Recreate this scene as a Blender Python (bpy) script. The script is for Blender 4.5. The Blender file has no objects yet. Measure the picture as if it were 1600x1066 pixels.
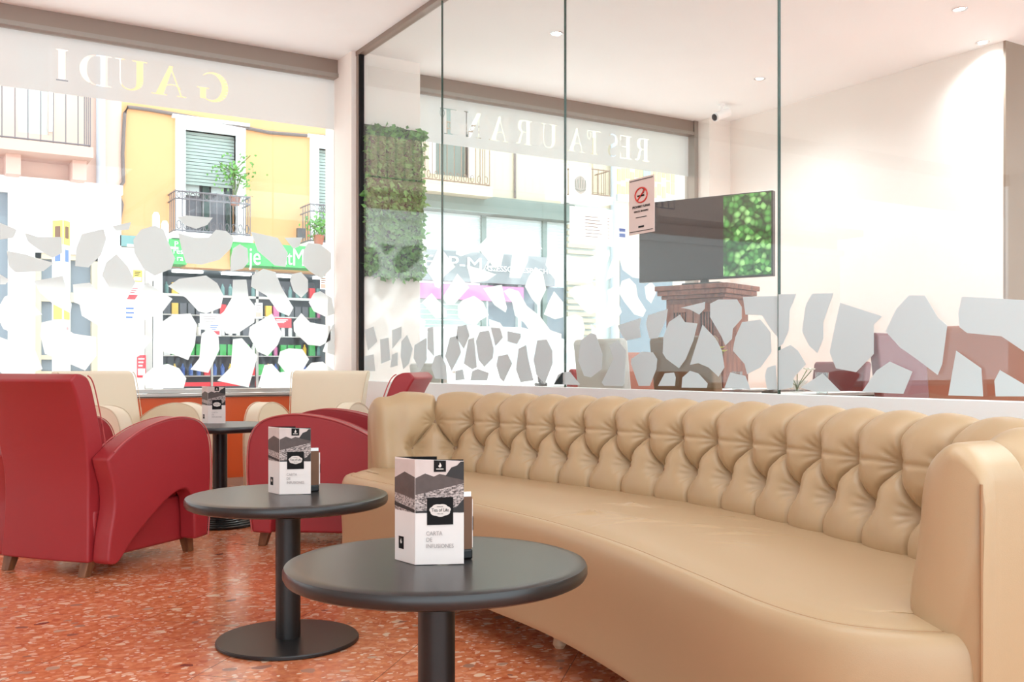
import bpy, bmesh, math, random
import numpy as np
from mathutils import Vector, Matrix
from mathutils.geometry import delaunay_2d_cdt
random.seed(7)
sc = bpy.context.scene
COL = sc.collection

# ---------------------------------------------------------------- camera
H = 0.9
FX = 1552.0
HOR = 572.0
YAW = math.radians(31.6)
cd = bpy.data.cameras.new('camera'); cam = bpy.data.objects.new('camera', cd); COL.objects.link(cam)
cam.location = (0, 0, H); cam.rotation_euler = (math.radians(90), 0, -YAW)
cd.sensor_width = 36; cd.lens = FX / 1600 * 36; cd.shift_y = (HOR - 533) / 1600; cd.clip_start = 0.05; cd.clip_end = 300
sc.camera = cam
# ---------------------------------------------------------------- world, sun, big lights, exposure
w = bpy.data.worlds.new('world'); sc.world = w; w.use_nodes = True
nt = w.node_tree; bg = nt.nodes['Background']
bg.inputs[0].default_value = (0.82, 0.94, 1.0, 1); bg.inputs[1].default_value = 1.75
SUN_E = math.radians(59)
sd = bpy.data.lights.new('sun', 'SUN'); sun = bpy.data.objects.new('sun', sd); COL.objects.link(sun)
sd.energy = 6.5; sd.angle = math.radians(1.2); sd.color = (1, .99, .97)
_d = Vector((-0.15, -math.cos(SUN_E), -math.sin(SUN_E)))          # travels into the room
sun.rotation_euler = _d.to_track_quat('-Z', 'Y').to_euler()

def area(name, loc, size, energy, color=(.80, .93, 1)):
    l = bpy.data.lights.new(name, 'AREA'); l.energy = energy; l.color = color
    l.shape = 'RECTANGLE'; l.size = size[0]; l.size_y = size[1]
    o = bpy.data.objects.new(name, l); COL.objects.link(o); o.location = loc
    return o
area('lounge_fill_light', (1.2, 1.2, 3.3), (2.4, 2.4), 30)  # added fill panel out of view, brightens the lounge
area('dining_fill_light', (5.9, .5, 3.3), (4.2, 2.4), 90)  # added as well: unseen fill for the dining room, not a fitting
sc.view_settings.view_transform = 'Standard'; sc.view_settings.look = 'None'
sc.view_settings.exposure = 0.85; sc.view_settings.gamma = 1; sc.view_settings.use_curve_mapping = False
sc.cycles.transparent_max_bounces = 24; sc.cycles.max_bounces = 10; sc.cycles.diffuse_bounces = 6
sc.cycles.sample_clamp_indirect = 6

SY, CY = math.sin(YAW), math.cos(YAW)
def at(px, py, X=None, Y=None, Z=None):
    """point of a wall / floor plane seen at photo position px,py"""
    a = (px - 800) / FX; b = (HOR - py) / FX
    dx = SY + a * CY; dy = CY - a * SY
    if X is not None: t = X / dx
    elif Y is not None: t = Y / dy
    else: t = (Z - H) / b
    return Vector((dx * t, dy * t, H + b * t))

# ---------------------------------------------------------------- materials
def srgb(r, g, b):
    f = lambda c: (c / 12.92 if c <= .04045 else ((c + .055) / 1.055) ** 2.4)
    return (f(r / 255), f(g / 255), f(b / 255), 1)
_mats = {}
def mat(name, col, rough=.5, metal=0, bump=0, bscale=80, spec=.5, var=0, vscale=3, emit=0, coat=0):
    if name in _mats: return _mats[name]
    m = bpy.data.materials.new(name); m.use_nodes = True; _mats[name] = m
    n = m.node_tree; p = n.nodes['Principled BSDF']
    p.inputs['Base Color'].default_value = col
    p.inputs['Roughness'].default_value = rough; p.inputs['Metallic'].default_value = metal
    p.inputs['Specular IOR Level'].default_value = spec
    p.inputs['Coat Weight'].default_value = coat
    tc = n.nodes.new('ShaderNodeTexCoord')
    nz = n.nodes.new('ShaderNodeTexNoise'); nz.inputs['Scale'].default_value = bscale; nz.inputs['Detail'].default_value = 4
    n.links.new(tc.outputs['Object'], nz.inputs['Vector'])
    if bump:
        bp = n.nodes.new('ShaderNodeBump'); bp.inputs['Strength'].default_value = bump; bp.inputs['Distance'].default_value = .004
        n.links.new(nz.outputs['Fac'], bp.inputs['Height']); n.links.new(bp.outputs['Normal'], p.inputs['Normal'])
    nv = n.nodes.new('ShaderNodeTexNoise'); nv.inputs['Scale'].default_value = vscale; nv.inputs['Detail'].default_value = 3
    n.links.new(tc.outputs['Object'], nv.inputs['Vector'])
    mx = n.nodes.new('ShaderNodeMix'); mx.data_type = 'RGBA'
    v = max(var, .03)
    mx.inputs[6].default_value = tuple(c * (1 - v) for c in col[:3]) + (1,)
    mx.inputs[7].default_value = tuple(min(1, c * (1 + v)) for c in col[:3]) + (1,)
    n.links.new(nv.outputs['Fac'], mx.inputs[0]); n.links.new(mx.outputs[2], p.inputs['Base Color'])
    if emit:
        p.inputs['Emission Color'].default_value = col; p.inputs['Emission Strength'].default_value = emit
    return m

def glass_mat(name, tint=(1, 1, 1, 1), k=1.0):
    m = bpy.data.materials.new(name); m.use_nodes = True; n = m.node_tree; n.nodes.clear()
    out = n.nodes.new('ShaderNodeOutputMaterial'); mx = n.nodes.new('ShaderNodeMixShader')
    tr = n.nodes.new('ShaderNodeBsdfTransparent'); tr.inputs[0].default_value = tint
    gl = n.nodes.new('ShaderNodeBsdfGlossy'); gl.inputs['Roughness'].default_value = 0
    gl.inputs[0].default_value = (1, 1, 1, 1)
    fr = n.nodes.new('ShaderNodeLayerWeight'); fr.inputs[0].default_value = .5
    pw = n.nodes.new('ShaderNodeMath'); pw.operation = 'POWER'; pw.inputs[1].default_value = 5
    ml = n.nodes.new('ShaderNodeMath'); ml.operation = 'MULTIPLY_ADD'; ml.inputs[1].default_value = .96 * k; ml.inputs[2].default_value = .04 * k; ml.use_clamp = True
    n.links.new(fr.outputs['Facing'], pw.inputs[0]); n.links.new(pw.outputs[0], ml.inputs[0]); n.links.new(ml.outputs[0], mx.inputs[0])
    n.links.new(tr.outputs[0], mx.inputs[1]); n.links.new(gl.outputs[0], mx.inputs[2]); n.links.new(mx.outputs[0], out.inputs[0])
    return m
def frost_mat(name, col=(.86, .86, .85, 1), thru=.08, tl=.5):
    m = bpy.data.materials.new(name); m.use_nodes = True; n = m.node_tree; n.nodes.clear()
    out = n.nodes.new('ShaderNodeOutputMaterial')
    df = n.nodes.new('ShaderNodeBsdfDiffuse'); df.inputs[0].default_value = col
    tl_ = n.nodes.new('ShaderNodeBsdfTranslucent'); tl_.inputs[0].default_value = col
    tr = n.nodes.new('ShaderNodeBsdfTransparent')
    a = n.nodes.new('ShaderNodeMixShader'); a.inputs[0].default_value = tl
    b = n.nodes.new('ShaderNodeMixShader'); b.inputs[0].default_value = thru
    n.links.new(df.outputs[0], a.inputs[1]); n.links.new(tl_.outputs[0], a.inputs[2])
    n.links.new(a.outputs[0], b.inputs[1]); n.links.new(tr.outputs[0], b.inputs[2]); n.links.new(b.outputs[0], out.inputs[0])
    return m
def emit_mat(name, col, s):
    m = bpy.data.materials.new(name); m.use_nodes = True; n = m.node_tree; n.nodes.clear()
    out = n.nodes.new('ShaderNodeOutputMaterial'); e = n.nodes.new('ShaderNodeEmission')
    e.inputs[0].default_value = col; e.inputs[1].default_value = s; n.links.new(e.outputs[0], out.inputs[0]); return m

def terrazzo():
    m = bpy.data.materials.new('terrazzo'); m.use_nodes = True; n = m.node_tree; p = n.nodes['Principled BSDF']
    L = n.links.new
    tc = n.nodes.new('ShaderNodeTexCoord')
    nz = n.nodes.new('ShaderNodeTexNoise'); nz.inputs['Scale'].default_value = 12; L(tc.outputs['Object'], nz.inputs['Vector'])
    vadd = n.nodes.new('ShaderNodeMixRGB'); vadd.blend_type = 'LINEAR_LIGHT'; vadd.inputs[0].default_value = .03
    L(tc.outputs['Object'], vadd.inputs[1]); L(nz.outputs['Color'], vadd.inputs[2])
    # large chips
    def chips(scale, lo, hi, seed):
        mp = n.nodes.new('ShaderNodeMapping'); mp.inputs['Location'].default_value = (seed, seed * 1.7, 0)
        mp.inputs['Rotation'].default_value = (0, 0, seed)
        mp.inputs['Scale'].default_value = (1, 1.35, 1)
        L(vadd.outputs[0], mp.inputs[0])
        v = n.nodes.new('ShaderNodeTexVoronoi'); v.inputs['Scale'].default_value = scale; v.voronoi_dimensions = '2D'
        L(mp.outputs[0], v.inputs['Vector'])
        sep = n.nodes.new('ShaderNodeSeparateColor'); L(v.outputs['Color'], sep.inputs[0])
        # radius varies per cell
        rr = n.nodes.new('ShaderNodeMapRange'); rr.inputs[3].default_value = lo; rr.inputs[4].default_value = hi
        L(sep.outputs[0], rr.inputs[0])
        lt = n.nodes.new('ShaderNodeMath'); lt.operation = 'LESS_THAN'; L(v.outputs['Distance'], lt.inputs[0]); L(rr.outputs[0], lt.inputs[1])
        return lt.outputs[0], sep
    base = n.nodes.new('ShaderNodeTexNoise'); base.inputs['Scale'].default_value = 35; base.inputs['Detail'].default_value = 8
    L(tc.outputs['Object'], base.inputs['Vector'])
    cr = n.nodes.new('ShaderNodeValToRGB')
    cr.color_ramp.elements[0].position = .3; cr.color_ramp.elements[0].color = srgb(186, 96, 58)
    cr.color_ramp.elements[1].position = .7; cr.color_ramp.elements[1].color = srgb(224, 142, 98)
    L(base.outputs['Fac'], cr.inputs[0])
    cur = cr.outputs[0]
    for (sca, lo, hi, seed, c0, c1) in ((25, -.15, .5, 1.3, srgb(180, 88, 54), srgb(228, 152, 112)), (19, -.45, .40, 4.1, srgb(222, 150, 118), srgb(240, 205, 175)),
                                    (40, -.4, .42, 7.7, srgb(220, 140, 104), srgb(246, 220, 196)), (14, -1.1, .34, 9.2, srgb(120, 45, 30), srgb(238, 208, 178))):
        f, sep = chips(sca, lo, hi, seed)
        c = n.nodes.new('ShaderNodeMixRGB'); c.inputs[1].default_value = c0; c.inputs[2].default_value = c1; L(sep.outputs[1], c.inputs[0])
        mx = n.nodes.new('ShaderNodeMixRGB'); L(f, mx.inputs[0]); L(cur, mx.inputs[1]); L(c.outputs[0], mx.inputs[2]); cur = mx.outputs[0]
    # tile joints, 45 degrees to the room
    mp = n.nodes.new('ShaderNodeMapping'); mp.inputs['Rotation'].default_value = (0, 0, math.radians(45)); L(tc.outputs['Object'], mp.inputs[0])
    br = n.nodes.new('ShaderNodeTexBrick'); br.offset = 0; br.inputs['Scale'].default_value = 1
    br.inputs['Brick Width'].default_value = .52; br.inputs['Row Height'].default_value = .52; br.inputs['Mortar Size'].default_value = .0012
    L(mp.outputs[0], br.inputs['Vector'])
    j = n.nodes.new('ShaderNodeMixRGB'); j.inputs[2].default_value = srgb(110, 48, 32); L(br.outputs['Fac'], j.inputs[0]); L(cur, j.inputs[1])
    L(j.outputs[0], p.inputs['Base Color'])
    rn = n.nodes.new('ShaderNodeTexNoise'); rn.inputs['Scale'].default_value = 5; L(tc.outputs['Object'], rn.inputs['Vector'])
    rm = n.nodes.new('ShaderNodeMapRange'); rm.inputs[3].default_value = .1; rm.inputs[4].default_value = .24; L(rn.outputs['Fac'], rm.inputs[0])
    L(rm.outputs[0], p.inputs['Roughness']); p.inputs['Specular IOR Level'].default_value = .6
    bp = n.nodes.new('ShaderNodeBump'); bp.inputs['Strength'].default_value = .06; bp.inputs['Distance'].default_value = .01
    L(rn.outputs['Fac'], bp.inputs['Height']); L(bp.outputs[0], p.inputs['Normal'])
    return m

def wood(name, c0, c1, rough=.4, scale=6, axis=2):
    m = bpy.data.materials.new(name); m.use_nodes = True; n = m.node_tree; p = n.nodes['Principled BSDF']; L = n.links.new
    tc = n.nodes.new('ShaderNodeTexCoord'); mp = n.nodes.new('ShaderNodeMapping')
    s = [scale * 3] * 3; s[axis] = scale * .4; mp.inputs['Scale'].default_value = s; L(tc.outputs['Object'], mp.inputs[0])
    nz = n.nodes.new('ShaderNodeTexNoise'); nz.inputs['Scale'].default_value = 2; nz.inputs['Detail'].default_value = 6; L(mp.outputs[0], nz.inputs['Vector'])
    cr = n.nodes.new('ShaderNodeValToRGB'); cr.color_ramp.elements[0].position = .3; cr.color_ramp.elements[1].position = .7
    cr.color_ramp.elements[0].color = c0; cr.color_ramp.elements[1].color = c1
    L(nz.outputs['Fac'], cr.inputs[0]); L(cr.outputs[0], p.inputs['Base Color']); p.inputs['Roughness'].default_value = rough
    return m

def field_photo(name):
    """printed black and white picture of a tea field"""
    m = bpy.data.materials.new(name); m.use_nodes = True; n = m.node_tree; p = n.nodes['Principled BSDF']; L = n.links.new
    tc = n.nodes.new('ShaderNodeTexCoord'); mp = n.nodes.new('ShaderNodeMapping'); mp.inputs['Scale'].default_value = (1, 1, 1.9); L(tc.outputs['Object'], mp.inputs[0])
    nz = n.nodes.new('ShaderNodeTexNoise'); nz.inputs['Scale'].default_value = 190; nz.inputs['Detail'].default_value = 5; L(mp.outputs[0], nz.inputs['Vector'])
    cr = n.nodes.new('ShaderNodeValToRGB'); e = cr.color_ramp.elements
    e[0].position = .36; e[0].color = srgb(58, 46, 44); e[1].position = .64; e[1].color = srgb(206, 190, 184)
    L(nz.outputs['Fac'], cr.inputs[0]); L(cr.outputs[0], p.inputs['Base Color']); p.inputs['Roughness'].default_value = .5
    return m
def leaf_reflection():  # mirrored foliage put into the emission colour
    m = bpy.data.materials.new('painted_leaf_reflection'); m.use_nodes = True; n = m.node_tree; p = n.nodes['Principled BSDF']; L = n.links.new
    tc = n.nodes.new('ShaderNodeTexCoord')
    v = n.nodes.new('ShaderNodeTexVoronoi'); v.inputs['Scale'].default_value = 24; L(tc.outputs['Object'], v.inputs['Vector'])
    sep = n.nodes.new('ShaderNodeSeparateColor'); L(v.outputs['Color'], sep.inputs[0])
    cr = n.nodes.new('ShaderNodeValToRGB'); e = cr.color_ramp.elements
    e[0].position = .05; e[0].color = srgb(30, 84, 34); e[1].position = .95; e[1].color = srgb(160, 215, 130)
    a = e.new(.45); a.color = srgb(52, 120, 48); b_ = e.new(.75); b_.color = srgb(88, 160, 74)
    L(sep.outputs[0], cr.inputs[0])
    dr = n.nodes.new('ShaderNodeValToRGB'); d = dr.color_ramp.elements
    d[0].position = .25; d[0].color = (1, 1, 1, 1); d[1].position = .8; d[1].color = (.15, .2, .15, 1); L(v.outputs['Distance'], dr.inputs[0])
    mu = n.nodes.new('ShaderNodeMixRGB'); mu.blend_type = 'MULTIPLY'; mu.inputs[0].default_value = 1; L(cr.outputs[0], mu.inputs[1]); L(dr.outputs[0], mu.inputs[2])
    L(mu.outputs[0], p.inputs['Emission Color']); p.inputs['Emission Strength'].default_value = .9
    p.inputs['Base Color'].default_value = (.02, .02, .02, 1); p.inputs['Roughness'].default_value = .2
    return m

M = dict(
    white=mat('white_plaster', srgb(234, 240, 240), .8, bump=.05),
    ceil=mat('ceiling_white', srgb(242, 248, 250), .9, bump=.03),
    wall=mat('warm_grey_wall', srgb(242, 236, 230), .8, bump=.05),
    taupe=mat('taupe_wall', srgb(138, 120, 104), .6, bump=.05, var=.08),
    bronze=mat('bronze_frame', srgb(150, 134, 124), .45, .3),
    grey=mat('grey_frame', srgb(160, 152, 144), .45, .4),
    alu=mat('aluminium', srgb(190, 186, 182), .3, .9),
    dark=mat('dark_frame', srgb(52, 46, 42), .4),
    orange=mat('orange_laminate', srgb(205, 92, 42), .35, var=.06),
    red=mat('red_leather', srgb(158, 42, 48), .42, bump=.08, bscale=500, var=.05),
    redpipe=mat('red_piping', srgb(186, 84, 84), .35),
    cream=mat('cream_leather', srgb(226, 212, 188), .42, bump=.08, bscale=500),
    creampipe=mat('cream_piping', srgb(205, 186, 158), .4),
    tan=mat('tan_leather', srgb(182, 154, 118), .4, bump=.08, bscale=500, var=.03),
    tanpipe=mat('tan_piping', srgb(160, 122, 84), .5),
    button=mat('tan_button', srgb(150, 120, 92), .3),
    legw=wood('leg_wood', srgb(92, 54, 34), srgb(140, 92, 60)),
    pegw=wood('peg_wood', srgb(196, 160, 126), srgb(222, 190, 156)),
    black=mat('black_table', srgb(34, 31, 31), .3, spec=.6),
    blackm=mat('black_metal', srgb(26, 23, 23), .38, spec=.5),
    rubber=mat('black_rubber', srgb(18, 17, 17), .3),
    paper=mat('paper', srgb(233, 222, 216), .6),
    paperw=mat('white_paper', srgb(250, 250, 250), .7),
    ink=mat('black_ink', srgb(18, 15, 15), .6, spec=.2),
    greyink=mat('grey_ink', srgb(172, 160, 156), .6),
    inkc=mat('cream_ink', srgb(222, 210, 202), .6),
    sky_print=mat('print_sky', srgb(206, 190, 184), .5, var=.12, vscale=30),
    hill_print=mat('print_hill', srgb(84, 70, 66), .5, var=.3, vscale=60),
    hilldark=mat('print_dark_hill', srgb(34, 28, 27), .5, var=.2, vscale=60),
    brownbox=mat('brown_box', srgb(112, 72, 44), .4),
    redink=mat('red_ink', srgb(214, 60, 48), .5),
    signp=mat('sign_paper', srgb(226, 208, 200), .5),
    tvb=mat('tv_bezel', srgb(40, 38, 38), .3),
    tvs=mat('tv_screen', srgb(58, 54, 55), .18),
    woodr=wood('cabinet_wood', srgb(96, 52, 38), srgb(146, 92, 72), .35),
    rust=mat('rust_leather', srgb(170, 104, 80), .45, bump=.1),
    brown=mat('brown_leather', srgb(118, 88, 56), .45, bump=.1),
    burg=mat('burgundy_leather', srgb(112, 42, 42), .4, bump=.1),
    greyf=mat('grey_fabric', srgb(196, 192, 184), .7, bump=.2),
    darkw=wood('dark_table_wood', srgb(46, 26, 24), srgb(76, 42, 36), .3, 6, 0),
    leaf=mat('leaf_green', srgb(104, 158, 78), .45, var=.5, vscale=20, spec=.4),
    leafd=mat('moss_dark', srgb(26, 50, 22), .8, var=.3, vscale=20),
    stem=mat('stem', srgb(90, 110, 50), .6),
    flower=mat('white_flower', srgb(246, 244, 226), .6),
    flowery=mat('yellow_flower', srgb(220, 216, 110), .6),
    # street
    asphalt=mat('asphalt', srgb(170, 168, 166), .9, bump=.3),
    pave=mat('pavement', srgb(205, 200, 196), .9, bump=.2),
    pink=mat('pink_stucco', srgb(222, 192, 178), .9, var=.04, vscale=1),
    pinkd=mat('pink_stone', srgb(214, 178, 164), .9),
    stone=mat('white_stone', srgb(248, 244, 242), .8),
    yellow=mat('yellow_stucco', srgb(228, 172, 124), .9, var=.05, vscale=.8),
    beige=mat('beige_stucco', srgb(216, 204, 180), .9, var=.05, vscale=1),
    trimw=mat('white_trim', srgb(250, 250, 250), .7),
    iron=mat('grey_iron', srgb(120, 116, 120), .5, .3),
    ironb=mat('bronze_iron', srgb(150, 124, 106), .5, .2),
    shutter=mat('grey_green_shutter', srgb(168, 182, 176), .6),
    shutw=mat('pale_shutter', srgb(206, 216, 214), .6),
    green=mat('green_sign', srgb(80, 190, 100), .5),
    teal=mat('teal_fascia', srgb(120, 160, 160), .6),
    greenf=mat('grey_green_fascia', srgb(120, 136, 130), .6, var=.15),
    fasc=mat('grey_fascia', srgb(150, 152, 156), .6),
    magenta=mat('magenta_sign', srgb(222, 130, 180), .5),
    shopd=mat('shop_dark', srgb(112, 114, 122), .7),
    shopm=mat('shop_mid', srgb(130, 140, 150), .6),
    frameo=mat('beige_door_frame', srgb(205, 190, 165), .5),
    pipe=mat('pipe_grey', srgb(186, 194, 206), .4),
    cable=mat('cable_grey', srgb(120, 110, 108), .6),
    darkgreen=mat('dark_green_paint', srgb(40, 66, 60), .5),
    amber=mat('amber_paint', srgb(250, 210, 90), .5),
    redp=mat('red_plastic', srgb(226, 60, 70), .5),
    bluep=mat('blue_print', srgb(90, 120, 190), .5),
    tyre=mat('tyre', srgb(30, 30, 32), .8),
    carw=mat('white_car_paint', srgb(250, 250, 252), .2, coat=.6),
    chrome=mat('chrome', srgb(220, 220, 222), .15, 1),
    carg=mat('car_glass', srgb(190, 198, 204), .1),
)
M['terrazzo'] = terrazzo()
M['glass'] = glass_mat('clear_glass', (.985, .995, .99, 1), .5)
M['pglass'] = glass_mat('partition_glass', (.935, .955, .945, 1), .9)
M['edge'] = mat('green_glass_edge', srgb(70, 96, 88), .2)
M['drink'] = glass_mat('drinking_glass', (.9, .93, .93, 1), 1.6)
M['frost'] = frost_mat('frosted_film', (.78, .81, .81, 1), .04, .5)
M['frostp'] = frost_mat('partition_film', (.76, .81, .82, 1), .03, .5)
M['band'] = frost_mat('frosted_band', (.69, .70, .70, 1), .05, .4)
M['poster'] = frost_mat('back_lit_paper', (.95, .95, .95, 1), .0, .6)
M['field'] = field_photo('printed_tea_field')
M['leafrefl'] = leaf_reflection()
M['lamp'] = emit_mat('lamp_white', (1, .98, .95, 1), 6)

# ---------------------------------------------------------------- mesh builder
class MB:
    def __init__(s): s.v = []; s.f = []
    def add(s, vs, fs):
        o = len(s.v); s.v += [tuple(v) for v in vs]; s.f += [tuple(i + o for i in f) for f in fs]; return s
    def box(s, x0, x1, y0, y1, z0, z1):
        return s.add([(x, y, z) for z in (z0, z1) for y in (y0, y1) for x in (x0, x1)],
                     [(0, 2, 3, 1), (4, 5, 7, 6), (0, 1, 5, 4), (2, 6, 7, 3), (0, 4, 6, 2), (1, 3, 7, 5)])
    def prism(s, pts, fn, a, b):
        """pts 2D outline, fn(u,v,w)->3D, extruded from w=a to w=b"""
        n = len(pts)
        vs = [fn(u, v, a) for u, v in pts] + [fn(u, v, b) for u, v in pts]
        fs = [tuple(range(n))[::-1], tuple(range(n, 2 * n))] + [(i, (i + 1) % n, n + (i + 1) % n, n + i) for i in range(n)]
        return s.add(vs, fs)
    def tube(s, pts, r, n=8, closed=False):
        pts = [Vector(p) for p in pts]; m = len(pts); rs = r if isinstance(r, (list, tuple)) else [r] * m
        rings = []
        for i, p in enumerate(pts):
            if closed: t = pts[(i + 1) % m] - pts[i - 1]
            else: t = pts[min(i + 1, m - 1)] - pts[max(i - 1, 0)]
            if t.length < 1e-9: t = Vector((0, 0, 1))
            t.normalize()
            up = Vector((0, 0, 1)) if abs(t.z) < .95 else Vector((1, 0, 0))
            a = t.cross(up).normalized(); b = t.cross(a)
            rings.append([p + (a * math.cos(2 * math.pi * k / n) + b * math.sin(2 * math.pi * k / n)) * rs[i] for k in range(n)])
        vs = [v for r_ in rings for v in r_]; fs = []
        for i in range(m if closed else m - 1):
            j = (i + 1) % m
            for k in range(n):
                fs.append((i * n + k, i * n + (k + 1) % n, j * n + (k + 1) % n, j * n + k))
        if not closed: fs += [tuple(range(n))[::-1], tuple(range((m - 1) * n, m * n))]
        return s.add(vs, fs)
    def lathe(s, prof, c=(0, 0, 0), n=48):
        m = len(prof); vs = []
        for r, z in prof:
            for k in range(n):
                a = 2 * math.pi * k / n; vs.append((c[0] + r * math.cos(a), c[1] + r * math.sin(a), c[2] + z))
        fs = [(i * n + k, i * n + (k + 1) % n, (i + 1) * n + (k + 1) % n, (i + 1) * n + k) for i in range(m - 1) for k in range(n)]
        fs += [tuple(range(n))[::-1], tuple(range((m - 1) * n, m * n))]
        return s.add(vs, fs)
    def build(s, name, m, parent=None, bevel=0, seg=3, smooth=False, sub=0, fix=True, ang=40):
        me = bpy.data.meshes.new(name); me.from_pydata([tuple(v) for v in s.v], [], s.f)
        if fix:
            b = bmesh.new(); b.from_mesh(me); bmesh.ops.recalc_face_normals(b, faces=b.faces); b.to_mesh(me); b.free()
        me.materials.append(m)
        o = bpy.data.objects.new(name, me); COL.objects.link(o)
        if parent: o.parent = parent
        if bevel:
            md = o.modifiers.new('bevel', 'BEVEL'); md.width = bevel; md.segments = seg; md.limit_method = 'ANGLE'; md.angle_limit = math.radians(35)
        if sub:
            md = o.modifiers.new('sub', 'SUBSURF'); md.levels = sub; md.render_levels = sub
        if smooth or bevel or sub:
            for p in me.polygons: p.use_smooth = True
            if not sub:
                me.set_sharp_from_angle(angle=math.radians(ang))
        return o
def box(name, m, x0, x1, y0, y1, z0, z1, parent=None, bevel=0):
    return MB().box(min(x0, x1), max(x0, x1), min(y0, y1), max(y0, y1), min(z0, z1), max(z0, z1)).build(name, m, parent, bevel)
def tag(o, label=None, cat=None, group=None, kind=None):
    if label: o['label'] = label
    if cat: o['category'] = cat
    if group: o['group'] = group
    if kind: o['kind'] = kind
    return o
def thing(name, loc=(0, 0, 0), rz=0, label=None, cat=None, group=None, kind=None):
    o = bpy.data.objects.new(name, None); COL.objects.link(o); o.location = loc; o.rotation_euler = (0, 0, rz); o.empty_display_size = .1
    return tag(o, label, cat, group, kind)
def dup(root, loc=None, rz=None, label=None, group=None, mats=None):
    def cp(o, par):
        c = o.copy(); COL.objects.link(c)
        if par: c.parent = par
        if mats and c.type == 'MESH':
            c.data = c.data.copy()
            for i, mm in enumerate(c.data.materials):
                if mm in mats: c.data.materials[i] = mats[mm]
        for ch in kids.get(o, []): cp(ch, c)
        return c
    kids = {}
    for o in list(COL.objects):
        if o.parent: kids.setdefault(o.parent, []).append(o)
    r = cp(root, None)
    if loc is not None: r.location = loc
    if rz is not None: r.rotation_euler = (0, 0, rz)
    if label: r['label'] = label
    if group: r['group'] = group
    return r
def struct(o): o['kind'] = 'structure'; return o

def text(name, body, m, parent, loc, size, rot, spacing=1, depth=.0006, align='CENTER', sx=1):
    cu = bpy.data.curves.new(name, 'FONT'); cu.body = body; cu.size = size; cu.extrude = depth; cu.align_x = align; cu.align_y = 'CENTER'
    cu.space_character = spacing; cu.resolution_u = 3
    o = bpy.data.objects.new(name, cu); COL.objects.link(o)
    dg = bpy.context.evaluated_depsgraph_get(); me = bpy.data.meshes.new_from_object(o.evaluated_get(dg))
    COL.objects.unlink(o); bpy.data.objects.remove(o)
    me.name = name; me.materials.clear(); me.materials.append(m)
    o = bpy.data.objects.new(name, me); COL.objects.link(o); o.parent = parent; o.location = loc; o.rotation_euler = rot; o.scale = (sx, 1, 1)
    return o
R90 = math.radians(90)

# ================================================================ SETTING
PX = 3.03           # glass partition plane
WY = 7.5            # street windows plane
CZ = 3.34           # ceiling
SILL = .70
struct(box('floor', M['terrazzo'], -6, 10, -3, WY + .1, -.1, 0))
struct(box('ceiling', M['ceil'], -6, 10, -3, WY + .3, CZ, CZ + .12))
# walls around the windows
struct(box('wall_front', M['orange'], -6, 2.97, WY - .03, WY + .15, 0, SILL - .035))
struct(box('wall_front', M['white'], 3.56, 6.77, WY - .03, WY + .15, 0, SILL - .035))
struct(box('wall_left', M['white'], -6.1, -6, -3, WY, 0, CZ))
struct(box('wall_pier', M['wall'], 2.97, 3.56, 7.2, WY + .25, 0, CZ))
struct(box('wall_corner', M['wall'], 6.77, 7.3, 7.3, WY + .25, 0, CZ))
struct(box('wall_right', M['wall'], 7.05, 7.3, 4.42, 7.3, 0, CZ))
struct(box('wall_far', M['taupe'], 7.3, 10, 4.42, 4.6, 0, CZ))
struct(box('wall_far', M['taupe'], 7.05, 7.3, 4.40, 4.42, 0, CZ))
struct(box('wall_outer', M['white'], -6, 10, WY + .02, WY + .3, CZ + .12, 7))
struct(box('wall_partition', M['white'], PX, PX + .12, -1.5, 7.2, 0, .784))
struct(box('baseboard_front', M['alu'], -6, 2.97, WY - .045, WY - .03, 0, .06))
# overhang of the building above the pavement (shades the upper glass)
struct(box('wall_overhang', M['stone'], -6, 3.3, WY + .3, WY + 1.28, 3.5, 3.7))
struct(box('wall_overhang', M['stone'], 3.3, 10, WY + .3, WY + .50, 3.5, 3.7))

def stroke_polys(path, width):
    """thick polyline -> list of quads"""
    out = []
    for i in range(len(path) - 1):
        (x0, y0), (x1, y1) = path[i], path[i + 1]
        w0 = width[i] if isinstance(width, (list, tuple)) else width
        w1 = width[i + 1] if isinstance(width, (list, tuple)) else width
        L = math.hypot(x1 - x0, y1 - y0) or 1e-6; nx, ny = -(y1 - y0) / L, (x1 - x0) / L
        out.append([(x0 + nx * w0 / 2, y0 + ny * w0 / 2), (x1 + nx * w1 / 2, y1 + ny * w1 / 2), (x1 - nx * w1 / 2, y1 - ny * w1 / 2), (x0 - nx * w0 / 2, y0 - ny * w0 / 2)])
    return out
def arc(cx, cy, rx, ry, a0, a1, n=12):
    return [(cx + rx * math.cos(math.radians(a0 + (a1 - a0) * i / n)), cy + ry * math.sin(math.radians(a0 + (a1 - a0) * i / n))) for i in range(n + 1)]
def rect(x0, y0, x1, y1): return [(x0, y0), (x1, y0), (x1, y1), (x0, y1)]
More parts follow.
